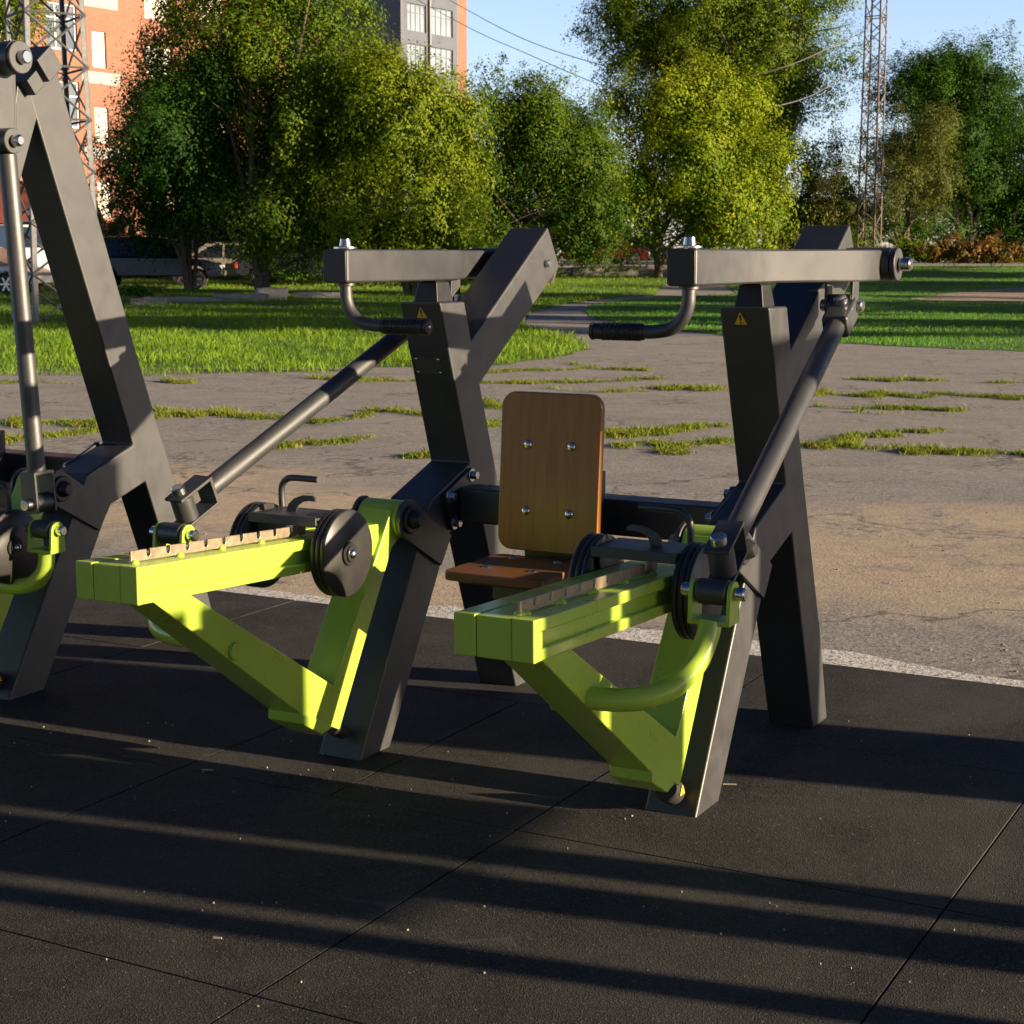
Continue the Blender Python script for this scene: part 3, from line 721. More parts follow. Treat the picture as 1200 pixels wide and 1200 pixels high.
# weeds growing in the cracks of the old asphalt: strips along traced cracks
WEEDS = [([(0, 500), (40, 497), (85, 496), (125, 500)], 14, 1500), ([(-30, 520), (30, 516), (90, 512)], 10, 700),
         ([(185, 487), (240, 487), (300, 490), (380, 494), (430, 488)], 9, 1500), ([(150, 478), (215, 484)], 5, 300), ([(320, 524), (370, 520), (428, 515)], 9, 800),
         ([(225, 489), (262, 484)], 9, 400), ([(195, 447), (225, 449)], 4, 160), ([(0, 450), (30, 448), (95, 450)], 4, 300),
         ([(360, 443), (430, 445), (500, 446), (560, 448)], 6, 900), ([(560, 450), (620, 449), (700, 448), (740, 446)], 5, 500), ([(565, 437), (640, 434), (700, 432)], 4, 420),
         ([(430, 482), (490, 485), (560, 488)], 6, 500), ([(480, 537), (510, 534)], 6, 220), ([(560, 500), (585, 498)], 8, 250), ([(570, 470), (590, 480)], 8, 250),
         ([(690, 514), (740, 508), (790, 503), (850, 497)], 14, 2100), ([(715, 522), (760, 520), (800, 526), (862, 515)], 11, 1100), ([(775, 530), (800, 532)], 8, 250),
         ([(750, 455), (800, 455), (855, 458)], 7, 650), ([(940, 461), (1010, 463), (1100, 464), (1260, 467)], 8, 1900), ([(955, 478), (1020, 479), (1080, 480), (1135, 482)], 4, 600),
         ([(940, 522), (1000, 525), (1060, 528), (1130, 531), (1260, 533)], 10, 2100), ([(985, 518), (1020, 513), (1050, 512)], 9, 600), ([(1055, 508), (1100, 505)], 7, 300),
         ([(1040, 447), (1110, 446)], 4, 250), ([(1150, 448), (1210, 450)], 4, 160), ([(700, 432), (760, 434)], 3, 200), ([(620, 415), (690, 430)], 3, 200), ([(735, 445), (780, 443)], 3, 150),
         ([(640, 455), (700, 460), (760, 458)], 3, 150), ([(990, 445), (1040, 446)], 3, 120), ([(1000, 484), (1110, 486)], 3, 200)]
wx, wy = [], []
for line, wpx, n in WEEDS:
    P = [gnd(*p) for p in line]
    segs = [(a, b, (b-a).length) for a, b in zip(P, P[1:])]; tot = sum(s[2] for s in segs)
    dmid = (P[0].x*FWD.x+P[0].y*FWD.y); wid = wpx*dmid*dmid/(F_PX*CAM_H)*.31
    for a, b, l in segs:
        k = int(n*2.6*l/tot); t = RNG.random(k); g_ = np.linspace(0, 1, max(4, int(l/.22)))
        dn = np.interp(t, g_, RNG.random(len(g_))); keep = RNG.random(k) < .05+1.15*dn**2.0; t, dn = t[keep], dn[keep]; k = len(t)
        wob = np.interp(t, g_, RNG.normal(0, .6, len(g_)))*wid
        off = wob+RNG.normal(0, .40, k)*wid*(.30+.9*dn)
        wx.append(a.x+(b.x-a.x)*t+off*FWD.x+RNG.normal(0, .03, k)); wy.append(a.y+(b.y-a.y)*t+off*FWD.y+RNG.normal(0, .03, k))
wx, wy = np.concatenate(wx), np.concatenate(wy)
jx = np.repeat(wx, 3)+RNG.normal(0, .028, len(wx)*3); jy = np.repeat(wy, 3)+RNG.normal(0, .028, len(wx)*3)
cwo = blade_mesh('crack_weeds', jx, jy, .008, .042, .007, M['weed'], (.15, .85), .27, 1.2); struct(cwo, 'stuff')
tf = RNG.random(len(wx)) < .014; tx_, ty_ = np.repeat(wx[tf], 14), np.repeat(wy[tf], 14)
struct(blade_mesh('weed_tufts', tx_+RNG.normal(0, .025, len(tx_)), ty_+RNG.normal(0, .025, len(tx_)), .03, .075, .008, M['weed'], (.2, .9), .15, .9), 'stuff')
# crumbs and dry bits lying on the mat
bm = B()
for k in range(80):
    p = gnd(random.uniform(-50, 1250), random.triangular(800, 1230, 900)); l = random.choice((.002, .0025, .003, .004))
    if p.y > 5.15: continue
    box(bm, (p.x, p.y, .0135), (l, l*random.uniform(.5, 1), .003), Matrix.Rotation(random.uniform(0, 6), 3, 'Z'))
for (px, py, l) in ((243, 908, .030), (855, 926, .035), (255, 1110, .018)):
    p = gnd(px, py); box(bm, (p.x, p.y, .0135), (l, .003, .003), Matrix.Rotation(random.uniform(0, .8), 3, 'Z'))
lo = obj('litter', bm, simple('straw_bits', (0.36, 0.32, 0.25), .8)); struct(lo, 'stuff')
# loose stones on the asphalt near the kerb
bm = B()
for k in range(420):
    p = gnd(random.uniform(-100, 1300), random.triangular(560, 800, 770))
    if p.y < 5.2: continue
    r = random.choice((.002, .0025, .003, .004, .006)); bmesh.ops.create_icosphere(bm, subdivisions=1, radius=r, matrix=Matrix.Translation((p.x, p.y, r*.4)) @ Matrix.Rotation(random.uniform(0, 6), 4, 'Z') @ Matrix.Diagonal((1.3, .9, .65, 1)))
struct(obj('loose_stones', bm, simple('pebble', (0.27, 0.24, 0.20), .9, 0, .35, 60)), 'stuff')

# ------------------------------------------------------------------ trees
def crown(name, lobes, nleaf, size, mat, parent, base, droop=.3, spread=.55, tint=(.15, .6), accent=.04, clump=75):
    'lobes: (centre Vector, radii (right, depth, up), weight)'
    vol = np.array([l[1][0]*l[1][2]*l[2] for l in lobes]); vol /= vol.sum(); out = []; tn = []
    rg, fw = np.array(RGT), np.array(FWD); up = np.array((0, 0, 1.))
    nrm = []
    for (c, r, w), f in zip(lobes, vol):
        c = np.array(c); r = np.array(r); ns = 9
        sd_ = RNG.normal(size=(ns, 3)); sd_ /= np.linalg.norm(sd_, axis=1)[:, None]
        sc_ = sd_*RNG.uniform(.35, .92, ns)[:, None]; sr = RNG.uniform(.28, .60, ns)
        k = max(6, int(nleaf*f/clump)); pick = RNG.integers(0, ns, k)
        d = RNG.normal(size=(k, 3)); d[:, 2] += .25; d /= np.linalg.norm(d, axis=1)[:, None]
        loc = sc_[pick]+d*(sr[pick]*RNG.random(k)**.40)[:, None]                       # in units of the lobe
        W3 = lambda q: (q[:, :1]*r[0])*rg+(q[:, 1:2]*r[1])*fw+(q[:, 2:]*r[2])*up
        cen = c[None]+W3(loc)
        outd = W3(loc)*.6+W3(d)*.8; outd /= np.linalg.norm(outd, axis=1)[:, None]+1e-6
        axd = outd*.8+RNG.normal(0, .45, (k, 3)); axd[:, 2] += .55-droop*1.1; axd /= np.linalg.norm(axd, axis=1)[:, None]
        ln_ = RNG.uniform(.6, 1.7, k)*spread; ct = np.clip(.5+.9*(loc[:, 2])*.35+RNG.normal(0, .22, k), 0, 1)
        m = clump; n = k*m; u = RNG.uniform(-.5, 1.1, n); wd = np.repeat(ln_, m)*.34*(1.15-np.clip(u, 0, 1)*.75)
        lp = RNG.normal(size=(n, 3))*wd[:, None]
        pos = np.repeat(cen, m, 0)+np.repeat(axd, m, 0)*(u*np.repeat(ln_, m))[:, None]+lp
        pos[:, 2] -= droop*np.repeat(ln_, m)*np.clip(u, 0, 2)**2*.8
        out.append(pos); tn.append(np.repeat(ct, m)); nn_ = np.repeat(outd, m, 0)*.9+lp/(wd[:, None]+1e-6)*.35+RNG.normal(0, .26, (n, 3)); nn_[:, 2] += .25; nrm.append(nn_)
    pos = np.concatenate(out); t = np.concatenate(tn); nv_ = np.concatenate(nrm)
    keep = pos[:, 2] > base+.25; pos, t, nv_ = pos[keep], t[keep], nv_[keep]; n = len(pos)
    nv_ /= np.linalg.norm(nv_, axis=1)[:, None]
    a = RNG.normal(size=(n, 3)); a[:, 2] -= droop*1.6; a -= nv_*np.sum(a*nv_, 1)[:, None]; a /= np.linalg.norm(a, axis=1)[:, None]
    b = np.cross(nv_, a)
    s = size*RNG.uniform(.6, 1.35, n)[:, None]
    V = np.empty((n, 4, 3)); V[:, 0] = pos-a*s*.5; V[:, 1] = pos+b*s*.27; V[:, 2] = pos+a*s*.5; V[:, 3] = pos-b*s*.27
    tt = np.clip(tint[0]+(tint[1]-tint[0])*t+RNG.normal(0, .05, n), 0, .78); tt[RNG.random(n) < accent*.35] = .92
    if parent is not None: V -= np.array(parent.location)[None, None]
    return np_mesh(name, V.reshape(-1, 3), 4, mat, tt, parent)
def tree(label, D, base_px, lobes_px, nleaf, size, mat, stems=1, tr=.16, droop=.3, spread=.6, tint=(.15, .6), accent=.04, cat='tree', name='tree', depth=.8, clump=75, group='trees behind the lawn', fat=1.0):
    'lobes_px: (px, py, half-width px, half-height px, extra metres of depth, weight)'
    b = at(base_px, 300, D); b.z = terrain(b.x, b.y)
    root = thing(name, b, label, cat, group); sc = D/F_PX; lobes = []
    for (px, py, rx, ry, dd, w) in lobes_px:
        c = at(px, py, D+dd); lobes.append((c, (rx*sc*fat, max(rx, ry)*sc*depth, ry*sc*fat), w))
    crown('crown', lobes, nleaf, size, mat, root, b.z, droop, spread, tint, accent, clump)
    bm = B()
    for k in range(stems):
        j = Vector((random.uniform(-.4, .4), random.uniform(-.3, .3), 0))*(1 if stems > 1 else 0)
        for li, (c, r, w) in enumerate(lobes):
            if stems > 1 and (li + k) % 2: continue
            e = c - b + Vector((random.uniform(-.5, .5)*r[0], random.uniform(-.5, .5)*r[0], random.uniform(-.1, .5)*r[2]))
            h = e.z; p0 = j*.4 + Vector((0, 0, -.1)); p1 = j + Vector((e.x*.06, e.y*.06, h*.28)); p2 = Vector((e.x*.55, e.y*.55, h*.66))
            pts = spl([p0, p1, p2, e], 4); rs = [tr*(1-.85*i/(len(pts)-1))/(1 if stems == 1 else 1.6) for i in range(len(pts))]
            tube(bm, pts, rs, 8)
            for q in range(4):
                i = random.randint(len(pts)//2, len(pts)-2); d = Vector((random.gauss(0, 1), random.gauss(0, 1), random.uniform(.1, 1))).normalized()*r[0]*.7
                tube(bm, [pts[i], pts[i]+d*.5+Vector((0, 0, .1)), pts[i]+d], [rs[i]*.6, rs[i]*.4, .008], 5)
    obj('trunk', bm, M['bark'], root)
    return root
TREES = [
 ('dark multi-stemmed tree in front of the brick block, nearest the steel tower', 52, 222, [(160, 210, 45, 55, 0, 1), (220, 175, 75, 110, 0, 1.2), (180, 130, 45, 60, 1, .8), (235, 225, 55, 45, 0, .9), (235, 80, 60, 60, 1, .6)], 24000, .19, 'leaf_dark', 6, .12, .5, .55, (.0, .42), .03),
 ('tall willow-like tree with yellow-green top rising out of the frame, left of centre', 50.5, 312, [(330, 130, 90, 120, 1, 1.2), (280, 40, 90, 75, 1, 1), (350, -30, 90, 80, 1, 1), (250, 150, 70, 90, 2, .8), (310, 235, 90, 55, 0, 1), (390, 190, 70, 100, 1, 1), (375, 70, 55, 80, 1, .8), (220, 20, 50, 50, 2, .5), (350, 285, 60, 32, 0, .5), (412, 275, 50, 48, 0, .5)], 36000, .20, 'leaf_mid', 2, .2, .7, .6, (.1, .75), .07),
 ('rounded bright yellow-green tree below the grey tower block', 49.5, 480, [(470, 150, 75, 75, 0, 1.2), (440, 110, 45, 40, 0, .7), (510, 120, 45, 50, 0, .7), (480, 240, 80, 70, 0, 1), (440, 290, 60, 40, 0, .6), (520, 290, 60, 40, 0, .6)], 21000, .19, 'leaf_mid', 3, .14, .55, .55, (.35, .95), .08),
 ('wide dark green tree with spiky top between the tower block and the yellow tree', 58, 640, [(600, 170, 70, 80, 0, 1.1), (660, 190, 70, 75, 1, 1), (570, 120, 40, 45, 0, .5), (560, 230, 60, 75, 0, .9), (700, 230, 40, 55, 0, .6), (620, 265, 100, 42, 0, .9), (635, 120, 40, 40, 1, .4), (575, 90, 16, 25, 0, .15), (650, 115, 14, 26, 0, .15), (610, 190, 85, 70, 2, 1)], 42000, .18, 'leaf_mid', 3, .15, .45, .5, (.0, .5), .04),
 ('yellowing tree with an open pale trunk above the red car', 63, 772, [(800, 180, 85, 80, 0, 1.2), (760, 150, 55, 60, 0, .8), (850, 160, 55, 70, 0, .9), (850, 250, 70, 50, 0, 1), (780, 240, 90, 45, 0, .8), (880, 215, 40, 60, 0, .6), (720, 230, 40, 45, 0, .5), (820, 110, 50, 40, 0, .6)], 26000, .22, 'leaf_yellow', 2, .2, .6, .65, (.1, .9), .12),
 ('tall leafy poplar towering behind the yellowing tree and the lattice mast', 96, 900, [(840, 40, 110, 75, 0, 1.2), (790, -30, 110, 70, 0, 1), (920, -20, 90, 80, 0, 1), (940, 80, 50, 70, 0, .9), (760, 30, 60, 50, 0, .7), (900, 130, 70, 80, 0, .9), (935, 190, 50, 60, 0, .7), (945, 260, 55, 40, 0, .6), (730, 5, 40, 35, 0, .4), (880, 60, 90, 90, 2, 1), (830, 110, 80, 60, 3, .8), (740, 40, 60, 60, 2, .8), (795, 60, 70, 60, 2, .8), (705, 15, 30, 40, 0, .4)], 62000, .27, 'leaf_mid', 1, .35, .35, .8, (.15, .75), .07),
 ('big round dark tree at the right edge of the photo', 92, 1130, [(1110, 130, 75, 70, 0, 1.2), (1080, 110, 45, 40, 0, .6), (1150, 110, 55, 50, 0, .8), (1185, 190, 60, 80, 0, 1), (1110, 220, 90, 60, 1, 1), (1230, 230, 60, 80, 0, .7), (1130, 85, 40, 28, 0, .4), (1100, 275, 90, 30, 0, .5), (1140, 180, 80, 80, 3, 1.2), (1165, 250, 70, 50, 2, 1)], 70000, .24, 'leaf_dark', 2, .3, .3, .65, (.15, .8), .05),
 ('loose olive-coloured tree just right of the lattice mast', 84, 1060, [(1060, 190, 45, 65, 0, 1), (1085, 160, 35, 45, 0, .7), (1030, 230, 40, 45, 0, .8), (1000, 265, 50, 30, 0, .6), (1095, 225, 30, 40, 0, .5), (1050, 140, 20, 28, 0, .3), (985, 235, 30, 45, 0, .5), (955, 258, 35, 36, 0, .5), (970, 285, 40, 20, 0, .4)], 12000, .20, 'leaf_olive', 3, .12, .7, .5, (.15, .85), .14),
 ('hanging willow crown behind the steel tower at top left', 62, -30, [(10, 20, 40, 50, 0, 1), (-40, 0, 60, 60, 0, 1), (30, -10, 30, 40, 0, .6)], 7000, .20, 'leaf_mid', 1, .2, .9, .5, (.15, .8), .08),
]
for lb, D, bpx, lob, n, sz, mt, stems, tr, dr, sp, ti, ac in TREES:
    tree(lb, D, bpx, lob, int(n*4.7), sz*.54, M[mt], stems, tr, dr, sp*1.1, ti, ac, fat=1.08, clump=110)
fw_l = []
for k in range(46):
    X = -34+2.6*k+random.uniform(-1, 1); Dw = random.uniform(108, 124); hh = random.uniform(2.2, 4.6); b = cw(X, Dw, .95)
    fw_l.append((b+Vector((0, 0, hh*.5)), (random.uniform(2, 3.2), 2.5, hh*.62), 1))
ug = []
for k in range(22):
    px = 95+24*k+random.uniform(-8, 8); Dw = random.uniform(61, 66); b = at(px, 300, Dw); b.z = terrain_d(Dw); hh = random.uniform(1.6, 3.4)
    ug.append((b+Vector((0, 0, hh*.45)), (random.uniform(.9, 1.4), 1.2, hh*.6), 1))
for k in range(9):
    px = 905+15*k; Dw = random.uniform(84, 88); b = at(px, 300, Dw); b.z = terrain_d(Dw); hh = random.uniform(3.4, 5.2)
    ug.append((b+Vector((0, 0, hh*.45)), (random.uniform(.9, 1.4), 1.2, hh*.6), 1))
struct(crown('undergrowth', ug, 60000, .14, M['leaf_dark'], None, .2, .35, .4, (.0, .5), .03, 90), 'stuff')
struct(crown('far_woods', fw_l, 42000, .30, M['leaf_dark'], None, .6, .3, .7, (.0, .7), .05, 90), 'stuff')
# bushes and tall weeds along the right lawn edge
for i, (px, D, w, h, mt, lb) in enumerate([
    (935, 78, 34, 24, 'leaf_olive', 'low olive bush below the foot of the lattice mast'), (1000, 80, 34, 26, 'leaf_mid', 'green bush behind the end cap of the right press arm'),
    (1065, 78, 30, 22, 'leaf_mid', 'green shrub right of the press arm end cap'), (1115, 76, 28, 20, 'leaf_weed', 'reddish-brown weeds left of the rust-red clump'),
    (1165, 76, 30, 22, 'leaf_weed', 'rust-red clump of weeds at the right edge'), (1215, 78, 30, 26, 'leaf_mid', 'green bush at the right edge behind the rust-red weeds')]):
    tree(lb, D, px, [(px-12, 306-h*.3, w, h*.55, 0, 1), (px+14, 302-h*.2, w*.7, h*.6, 0, .8), (px, 298-h*.5, w*.5, h*.5, 0, .5)], 3200, .15, M[mt], 4, .03, .3, .3, (.2, .85), .15, 'bush', 'bush', .7, 50, 'bushes along the right lawn edge')
for (px, D, w, h, mt, lb) in [(690, 74, 18, 12, 'leaf_yellow', 'small sunlit yellow shrub in front of the red car'), (800, 72, 16, 8, 'leaf_mid', 'low bright plant by the concrete slabs'),
                              (158, 44, 16, 14, 'leaf_dark', 'bright leafy shrub right of the tall leaning post'), (335, 56, 28, 14, 'leaf_dark', 'low dark shrub at the foot of the willow-like tree')]:
    y = (at(px, 300, D), 0)[1]; gz = terrain_d(D); py = 300-(gz-CAM_H)*F_PX/D*1.0
    tree(lb, D, px, [(px, py-h*.7, w, h*.8, 0, 1), (px+w*.5, py-h*.5, w*.6, h*.6, 0, .6)], 1500, .11, M[mt], 3, .02, .3, .22, (.3, .85), .08, 'shrub', 'shrub', .7, 50, 'small shrubs')

# ------------------------------------------------------------------ steel tower and mast
def lattice(name, label, base_c, half, half_top, height, bay, leg_r, brace_r, rot, mat, cat, lean=(0, 0), flat=True):
    root = thing(name, base_c, label, cat)
    def corner(k, z):
        h = half+(half_top-half)*z/height; a = rot+k*pi/2; return Vector((h*1.414*cos(a)+lean[0]*z, h*1.414*sin(a)+lean[1]*z, z))
    for k in range(4):
        bm = B(); p0, p1 = corner(k, -.1), corner(k, height); d = (p1-p0).normalized(); u = Vector((cos(rot+k*pi/2+pi*.75), sin(rot+k*pi/2+pi*.75), 0)); w = Vector((cos(rot+k*pi/2-pi*.75), sin(rot+k*pi/2-pi*.75), 0))
        for e, nrm in ((u, w), (w, u)):   # angle section
            prism(bm, [(0, 0), (leg_r*2, 0), (leg_r*2, leg_r*.22), (0, leg_r*.22)], lambda a, b, t: (p0 if t == 0 else p1)+e*a+nrm*b, 0, 1)
        obj('leg', bm, mat, root)
    z = .0; i = 0
    while z < height-bay*.5:
        z2 = min(z+bay, height)
        for k in range(4):
            bm = B(); a0, a1, b0, b1 = corner(k, z), corner(k, z2), corner((k+1) % 4, z), corner((k+1) % 4, z2)
            if bay > .9: tube(bm, [a0, b1], brace_r, 6); tube(bm, [b0, a1], brace_r, 6)
            else: tube(bm, [a0, b1] if (i % 2) else [b0, a1], brace_r, 5)
            if (bay > .9 and i % 2) or i % 4 == 0: tube(bm, [a1, b1], brace_r, 6)
            obj('brace', bm, mat, root)
        z = z2; i += 1
    return root
tb = at(64, 300, 33); tb.z = 0
lattice('lattice_tower', 'galvanised steel lattice tower leg section standing behind the tall leaning post', tb, .69, .52, 9.6, .98, .05, .024, YAW-.19, M['galv'], 'tower')
mb = at(1017.5, 300, 72); mb.z = terrain_d(72)
lattice('lattice_mast', 'thin rust-coloured lattice mast standing in front of the right-hand trees', mb, .41, .33, 16, .62, .034, .024, YAW+.2, M['rustmast'], 'mast')

# wires
def wire(name, label, pts, D, r=.022):
    bm = B(); P = spl([at(px, py, D+dd)-Vector((0, 0, 0)) for px, py, dd in pts], 10); tube(bm, P, r, 6); return tag(obj(name, bm, M['wire']), label, 'cable', 'overhead cables')
wire('overhead_cable', 'upper overhead cable running from the grey tower block to the poplar', [(420, -60, 50), (541, 8, 40), (610, 44, 22), (690, 72, 6), (780, 92, 0), (900, 84, -2), (1011, 38, 0)], 72)
wire('overhead_cable', 'lower overhead cable sagging in front of the yellowing tree', [(400, -50, 50), (541, 28, 40), (620, 64, 22), (700, 98, 6), (780, 120, 0), (850, 128, -2), (911, 124, -4), (966, 104, -1), (1011, 63, 0)], 72)

# ------------------------------------------------------------------ buildings
def facade(name, root, p0, du, width, height, wins, wallmat, kinds, depth=.22, z0=0.0, th=None):
    'wall with real openings; p0 foot corner, du unit direction along wall; wins: (u0,u1,z0,z1,kind)'
    nrm = Vector((du.y, -du.x, 0))
    us = sorted({0, width} | {w[0] for w in wins} | {w[1] for w in wins}); zs = sorted({z0, height} | {w[2] for w in wins} | {w[3] for w in wins})
    bm = B(); P = lambda u, z, d=0: p0+du*u+Vector((0, 0, z))-nrm*d
    def quad(a, b, c, d): bm.faces.new([bm.verts.new(v) for v in (a, b, c, d)])
    for ua, ub in zip(us, us[1:]):
        for za, zb in zip(zs, zs[1:]):
            um, zm = (ua+ub)/2, (za+zb)/2
            if any(w[0] < um < w[1] and w[2] < zm < w[3] for w in wins): continue
            quad(P(ua, za), P(ub, za), P(ub, zb), P(ua, zb))
    for (a, b, c, d, k) in wins:
        quad(P(a, c), P(a, d), P(a, d, depth), P(a, c, depth)); quad(P(b, c), P(b, c, depth), P(b, d, depth), P(b, d))
        quad(P(a, c), P(a, c, depth), P(b, c, depth), P(b, c)); quad(P(a, d), P(b, d), P(b, d, depth), P(a, d, depth))
    bmesh.ops.remove_doubles(bm, verts=bm.verts[:], dist=1e-4)
    me = bpy.data.meshes.new('wall'); 
    for v in bm.verts: pass
    bm.to_mesh(me); bm.free(); me.materials.append(wallmat)
    w_o = bpy.data.objects.new('wall', me); COL.objects.link(w_o); w_o.parent = root
    # local axes so the brick pattern runs along the wall
    R = Matrix((du, -nrm, Vector((0, 0, 1)))).transposed(); Mx = Matrix.Translation(p0) @ R.to_4x4()
    me.transform(Mx.inverted()); w_o.matrix_local = Mx
    for (a, b, c, d, k) in wins:
        fm, gm, nx, nz = kinds[k]; bm = B(); dd = depth-.09
        t = .07; RR = Matrix((du, nrm, Vector((0, 0, 1)))).transposed()
        def bar(u0, u1, za, zb): box(bm, P((u0+u1)/2, (za+zb)/2, dd), (u1-u0, .07, zb-za), RR)
        bar(a, a+t, c, d); bar(b-t, b, c, d); bar(a+t, b-t, c, c+t); bar(a+t, b-t, d-t, d)
        for i in range(1, nx): u = a+(b-a)*i/nx; bar(u-t*.45, u+t*.45, c+t, d-t)
        for i in range(1, nz): z = c+(d-c)*(.68 if nz == 2 else i/nz); dd += .003; bar(a+t, b-t, z-t*.4, z+t*.4); dd -= .003
        f = obj('window', bm, fm, root)
        bm = B(); box(bm, P((a+b)/2, (c+d)/2, dd+.012), (b-a-t, .012, d-c-t), RR); obj('pane', bm, gm, f)
def slab(bm, p0, du, u0, u1, z0, z1, d0, d1):
    nrm = Vector((du.y, -du.x, 0)); RR = Matrix((du, nrm, Vector((0, 0, 1)))).transposed()
    box(bm, p0+du*(u0+u1)/2+nrm*(d0+d1)/2+Vector((0, 0, (z0+z1)/2)), (u1-u0, abs(d1-d0), z1-z0), RR)
dirf = (RGT*sin(radians(36))+FWD*cos(radians(36))).normalized()      # direction the facades run, away to the right
# brick block: corner seen at px 148
Cb = at(148, 300, 74); Cb.z = 0
def t_at(px): # distance before the corner for a pixel column
    k = (px-600)/F_PX; X = (148-600)/F_PX*74; return (X-k*74)/(sin(radians(36))-k*cos(radians(36)))
root = thing('brick_apartment_building', Cb, 'red brick apartment block with white glazed balconies at top left', 'building', 'apartment blocks')
Wd = 16.0; P0 = -dirf*Wd; wins = []; gz = .95
for s in range(-1, 6):
    zb = 2.96+3.16*s
    if zb < 1: continue
    u = Wd-t_at(133.5); v = Wd-t_at(117.5); u, v = max(u, v), min(u, v); wins.append((v, u, zb, zb+1.5, 'w'))
    a, b = Wd-t_at(66), Wd-t_at(101); wins.append((min(a, b), max(a, b), zb+.55, zb+2.45, 'b'))
    a, b = Wd-t_at(28), Wd-t_at(2); wins.append((min(a, b), max(a, b), zb-.1, zb+1.5, 'w'))
    wins.append((1.5, 3.2, zb, zb+1.5, 'w')); wins.append((4.2, 5.8, zb, zb+1.5, 'w'))
kinds = {'w': (M['winframe'], M['curtain'], 2, 1), 'b': (M['winframe'], M['glass'], 3, 2), 'd': (M['darkframe'], M['paleglass'], 4, 2)}
facade('wall', root, P0, dirf, Wd, 22, wins, M['brick'], kinds)
nrmf = Vector((dirf.y, -dirf.x, 0))
a, b = Wd-t_at(66), Wd-t_at(101); a, b = min(a, b), max(a, b)
for s in range(0, 6):
    bm = B(); slab(bm, P0, dirf, b+.15, Wd, 5.43+3.16*s, 5.93+3.16*s, .0, .02); obj('concrete_band', bm, M['whitewall'], root)
# return wall and set-back wing
bm = B(); slab(bm, Vector((0, 0, 0)), -nrmf, .004, 3.2, 0, 22, -.2, -.004); obj('return_wall', bm, M['brick'], root)
wing = [(1.0+3.4*i, 2.6+3.4*i, 3.72+2.83*s, 5.3+2.83*s, 'w') for i in range(3) for s in range(-1, 6) if 3.72+2.83*s > 1]
facade('wall', root, Vector(-nrmf*3.2), dirf, 14, 22, wing, M['brick'], kinds)
bm = B(); slab(bm, P0, dirf, 0, Wd, 22, 22.4, -11, .3); obj('roof', bm, M['greywall'], root)
# grey tower block
Ct = at(475, 300, 140); Ct.z = .9
root = thing('tower_block', Ct, 'grey high-rise block with dark-framed windows and an orange brick edge, above the trees', 'building', 'apartment blocks')
wins = []
for s in range(0, 14):
    zb = 21.9-3.22*6+3.22*s
    if zb > 1: wins += [(.55, 3.0, zb, zb+2.2, 'd'), (3.7, 6.6, zb, zb+2.2, 'd')]
facade('wall', root, Vector((0, 0, 0)), dirf, 7.2, 42, wins, M['greywall'], kinds, .25)
facade('wall', root, dirf*7.2+nrmf*.02, dirf, 1.3, 42, [], M['brick'], kinds)
bm = B(); slab(bm, Vector((0, 0, 0)), -nrmf, .0, 9, 0, 42, -.3, -.004); obj('end_wall', bm, M['greybrick'], root)
bm = B(); tube(bm, [nrmf*.12+dirf*3.35, nrmf*.12+dirf*3.35+Vector((0, 0, 42))], .12, 8); obj('downpipe', bm, M['darkframe'], root)
bm = B(); slab(bm, Vector((0, 0, 0)), dirf, .02, 8.5, 42, 42.4, -9, .2); obj('roof', bm, M['greywall'], root)
# pale block left of it
Cp = at(446, 300, 150); Cp.z = .9
root = thing('pale_apartment_building', Cp, 'pale rendered apartment block seen between the willow-like tree and the grey tower', 'building', 'apartment blocks')
wins = [(1.2+3*i, 2.7+3*i, 2.4+3.1*s, 4.1+3.1*s, 'w') for i in range(5) for s in range(0, 12)]
dl = (RGT*.97-FWD*.2).normalized(); facade('wall', root, -dl*16, dl, 16, 40, wins, M['whitewall'], kinds)
bm = B(); slab(bm, -dl*16, dl, 0, 16, 40, 40.4, -8, .2); obj('roof', bm, M['greywall'], root)
# kiosk with a red roof at far left
Ck = at(10, 300, 62); Ck.z = terrain_d(62)
root = thing('kiosk', Ck, 'low pale building with a dark red metal roof behind the steel tower', 'building')
facade('wall', root, Vector(-RGT*6), RGT, 8, 2.0, [(6.9, 7.6, .7, 1.7, 'w'), (3, 4.2, .6, 1.6, 'w')], M['whitewall'], kinds, .1)
bm = B(); prism(bm, [(-.5, 1.95), (-.3, 2.05), (-3.3, 3.7), (-6.5, 2.0), (-6.5, 1.95)], lambda u, v, a: RGT*a-FWD*u+Vector((0, 0, v))-FWD*1.0, -6.4, 2.4)
obj('roof', bm, M['redroof'], root)
bm = B(); slab(bm, Vector(-RGT*6), RGT, .01, 7.99, 0, 1.95, -5, -.3); obj('body', bm, M['whitewall'], root)
# brick shed glimpsed between the stems
Cs = at(255, 300, 72); Cs.z = terrain_d(72)
root = thing('brick_garage', Cs, 'low garage with an orange roof edge glimpsed behind the parked cars', 'building')
bm = B(); box(bm, (0, 0, 1.15), (5, 4, 2.3), Matrix.Rotation(YAW, 3, 'Z')); obj('wall', bm, M['whitewall'], root)
bm = B(); box(bm, (0, 0, 2.42), (5.4, 4.4, .22), Matrix.Rotation(YAW, 3, 'Z')); obj('roof', bm, simple('orange_roof', (.42, .13, .05), .7), root)

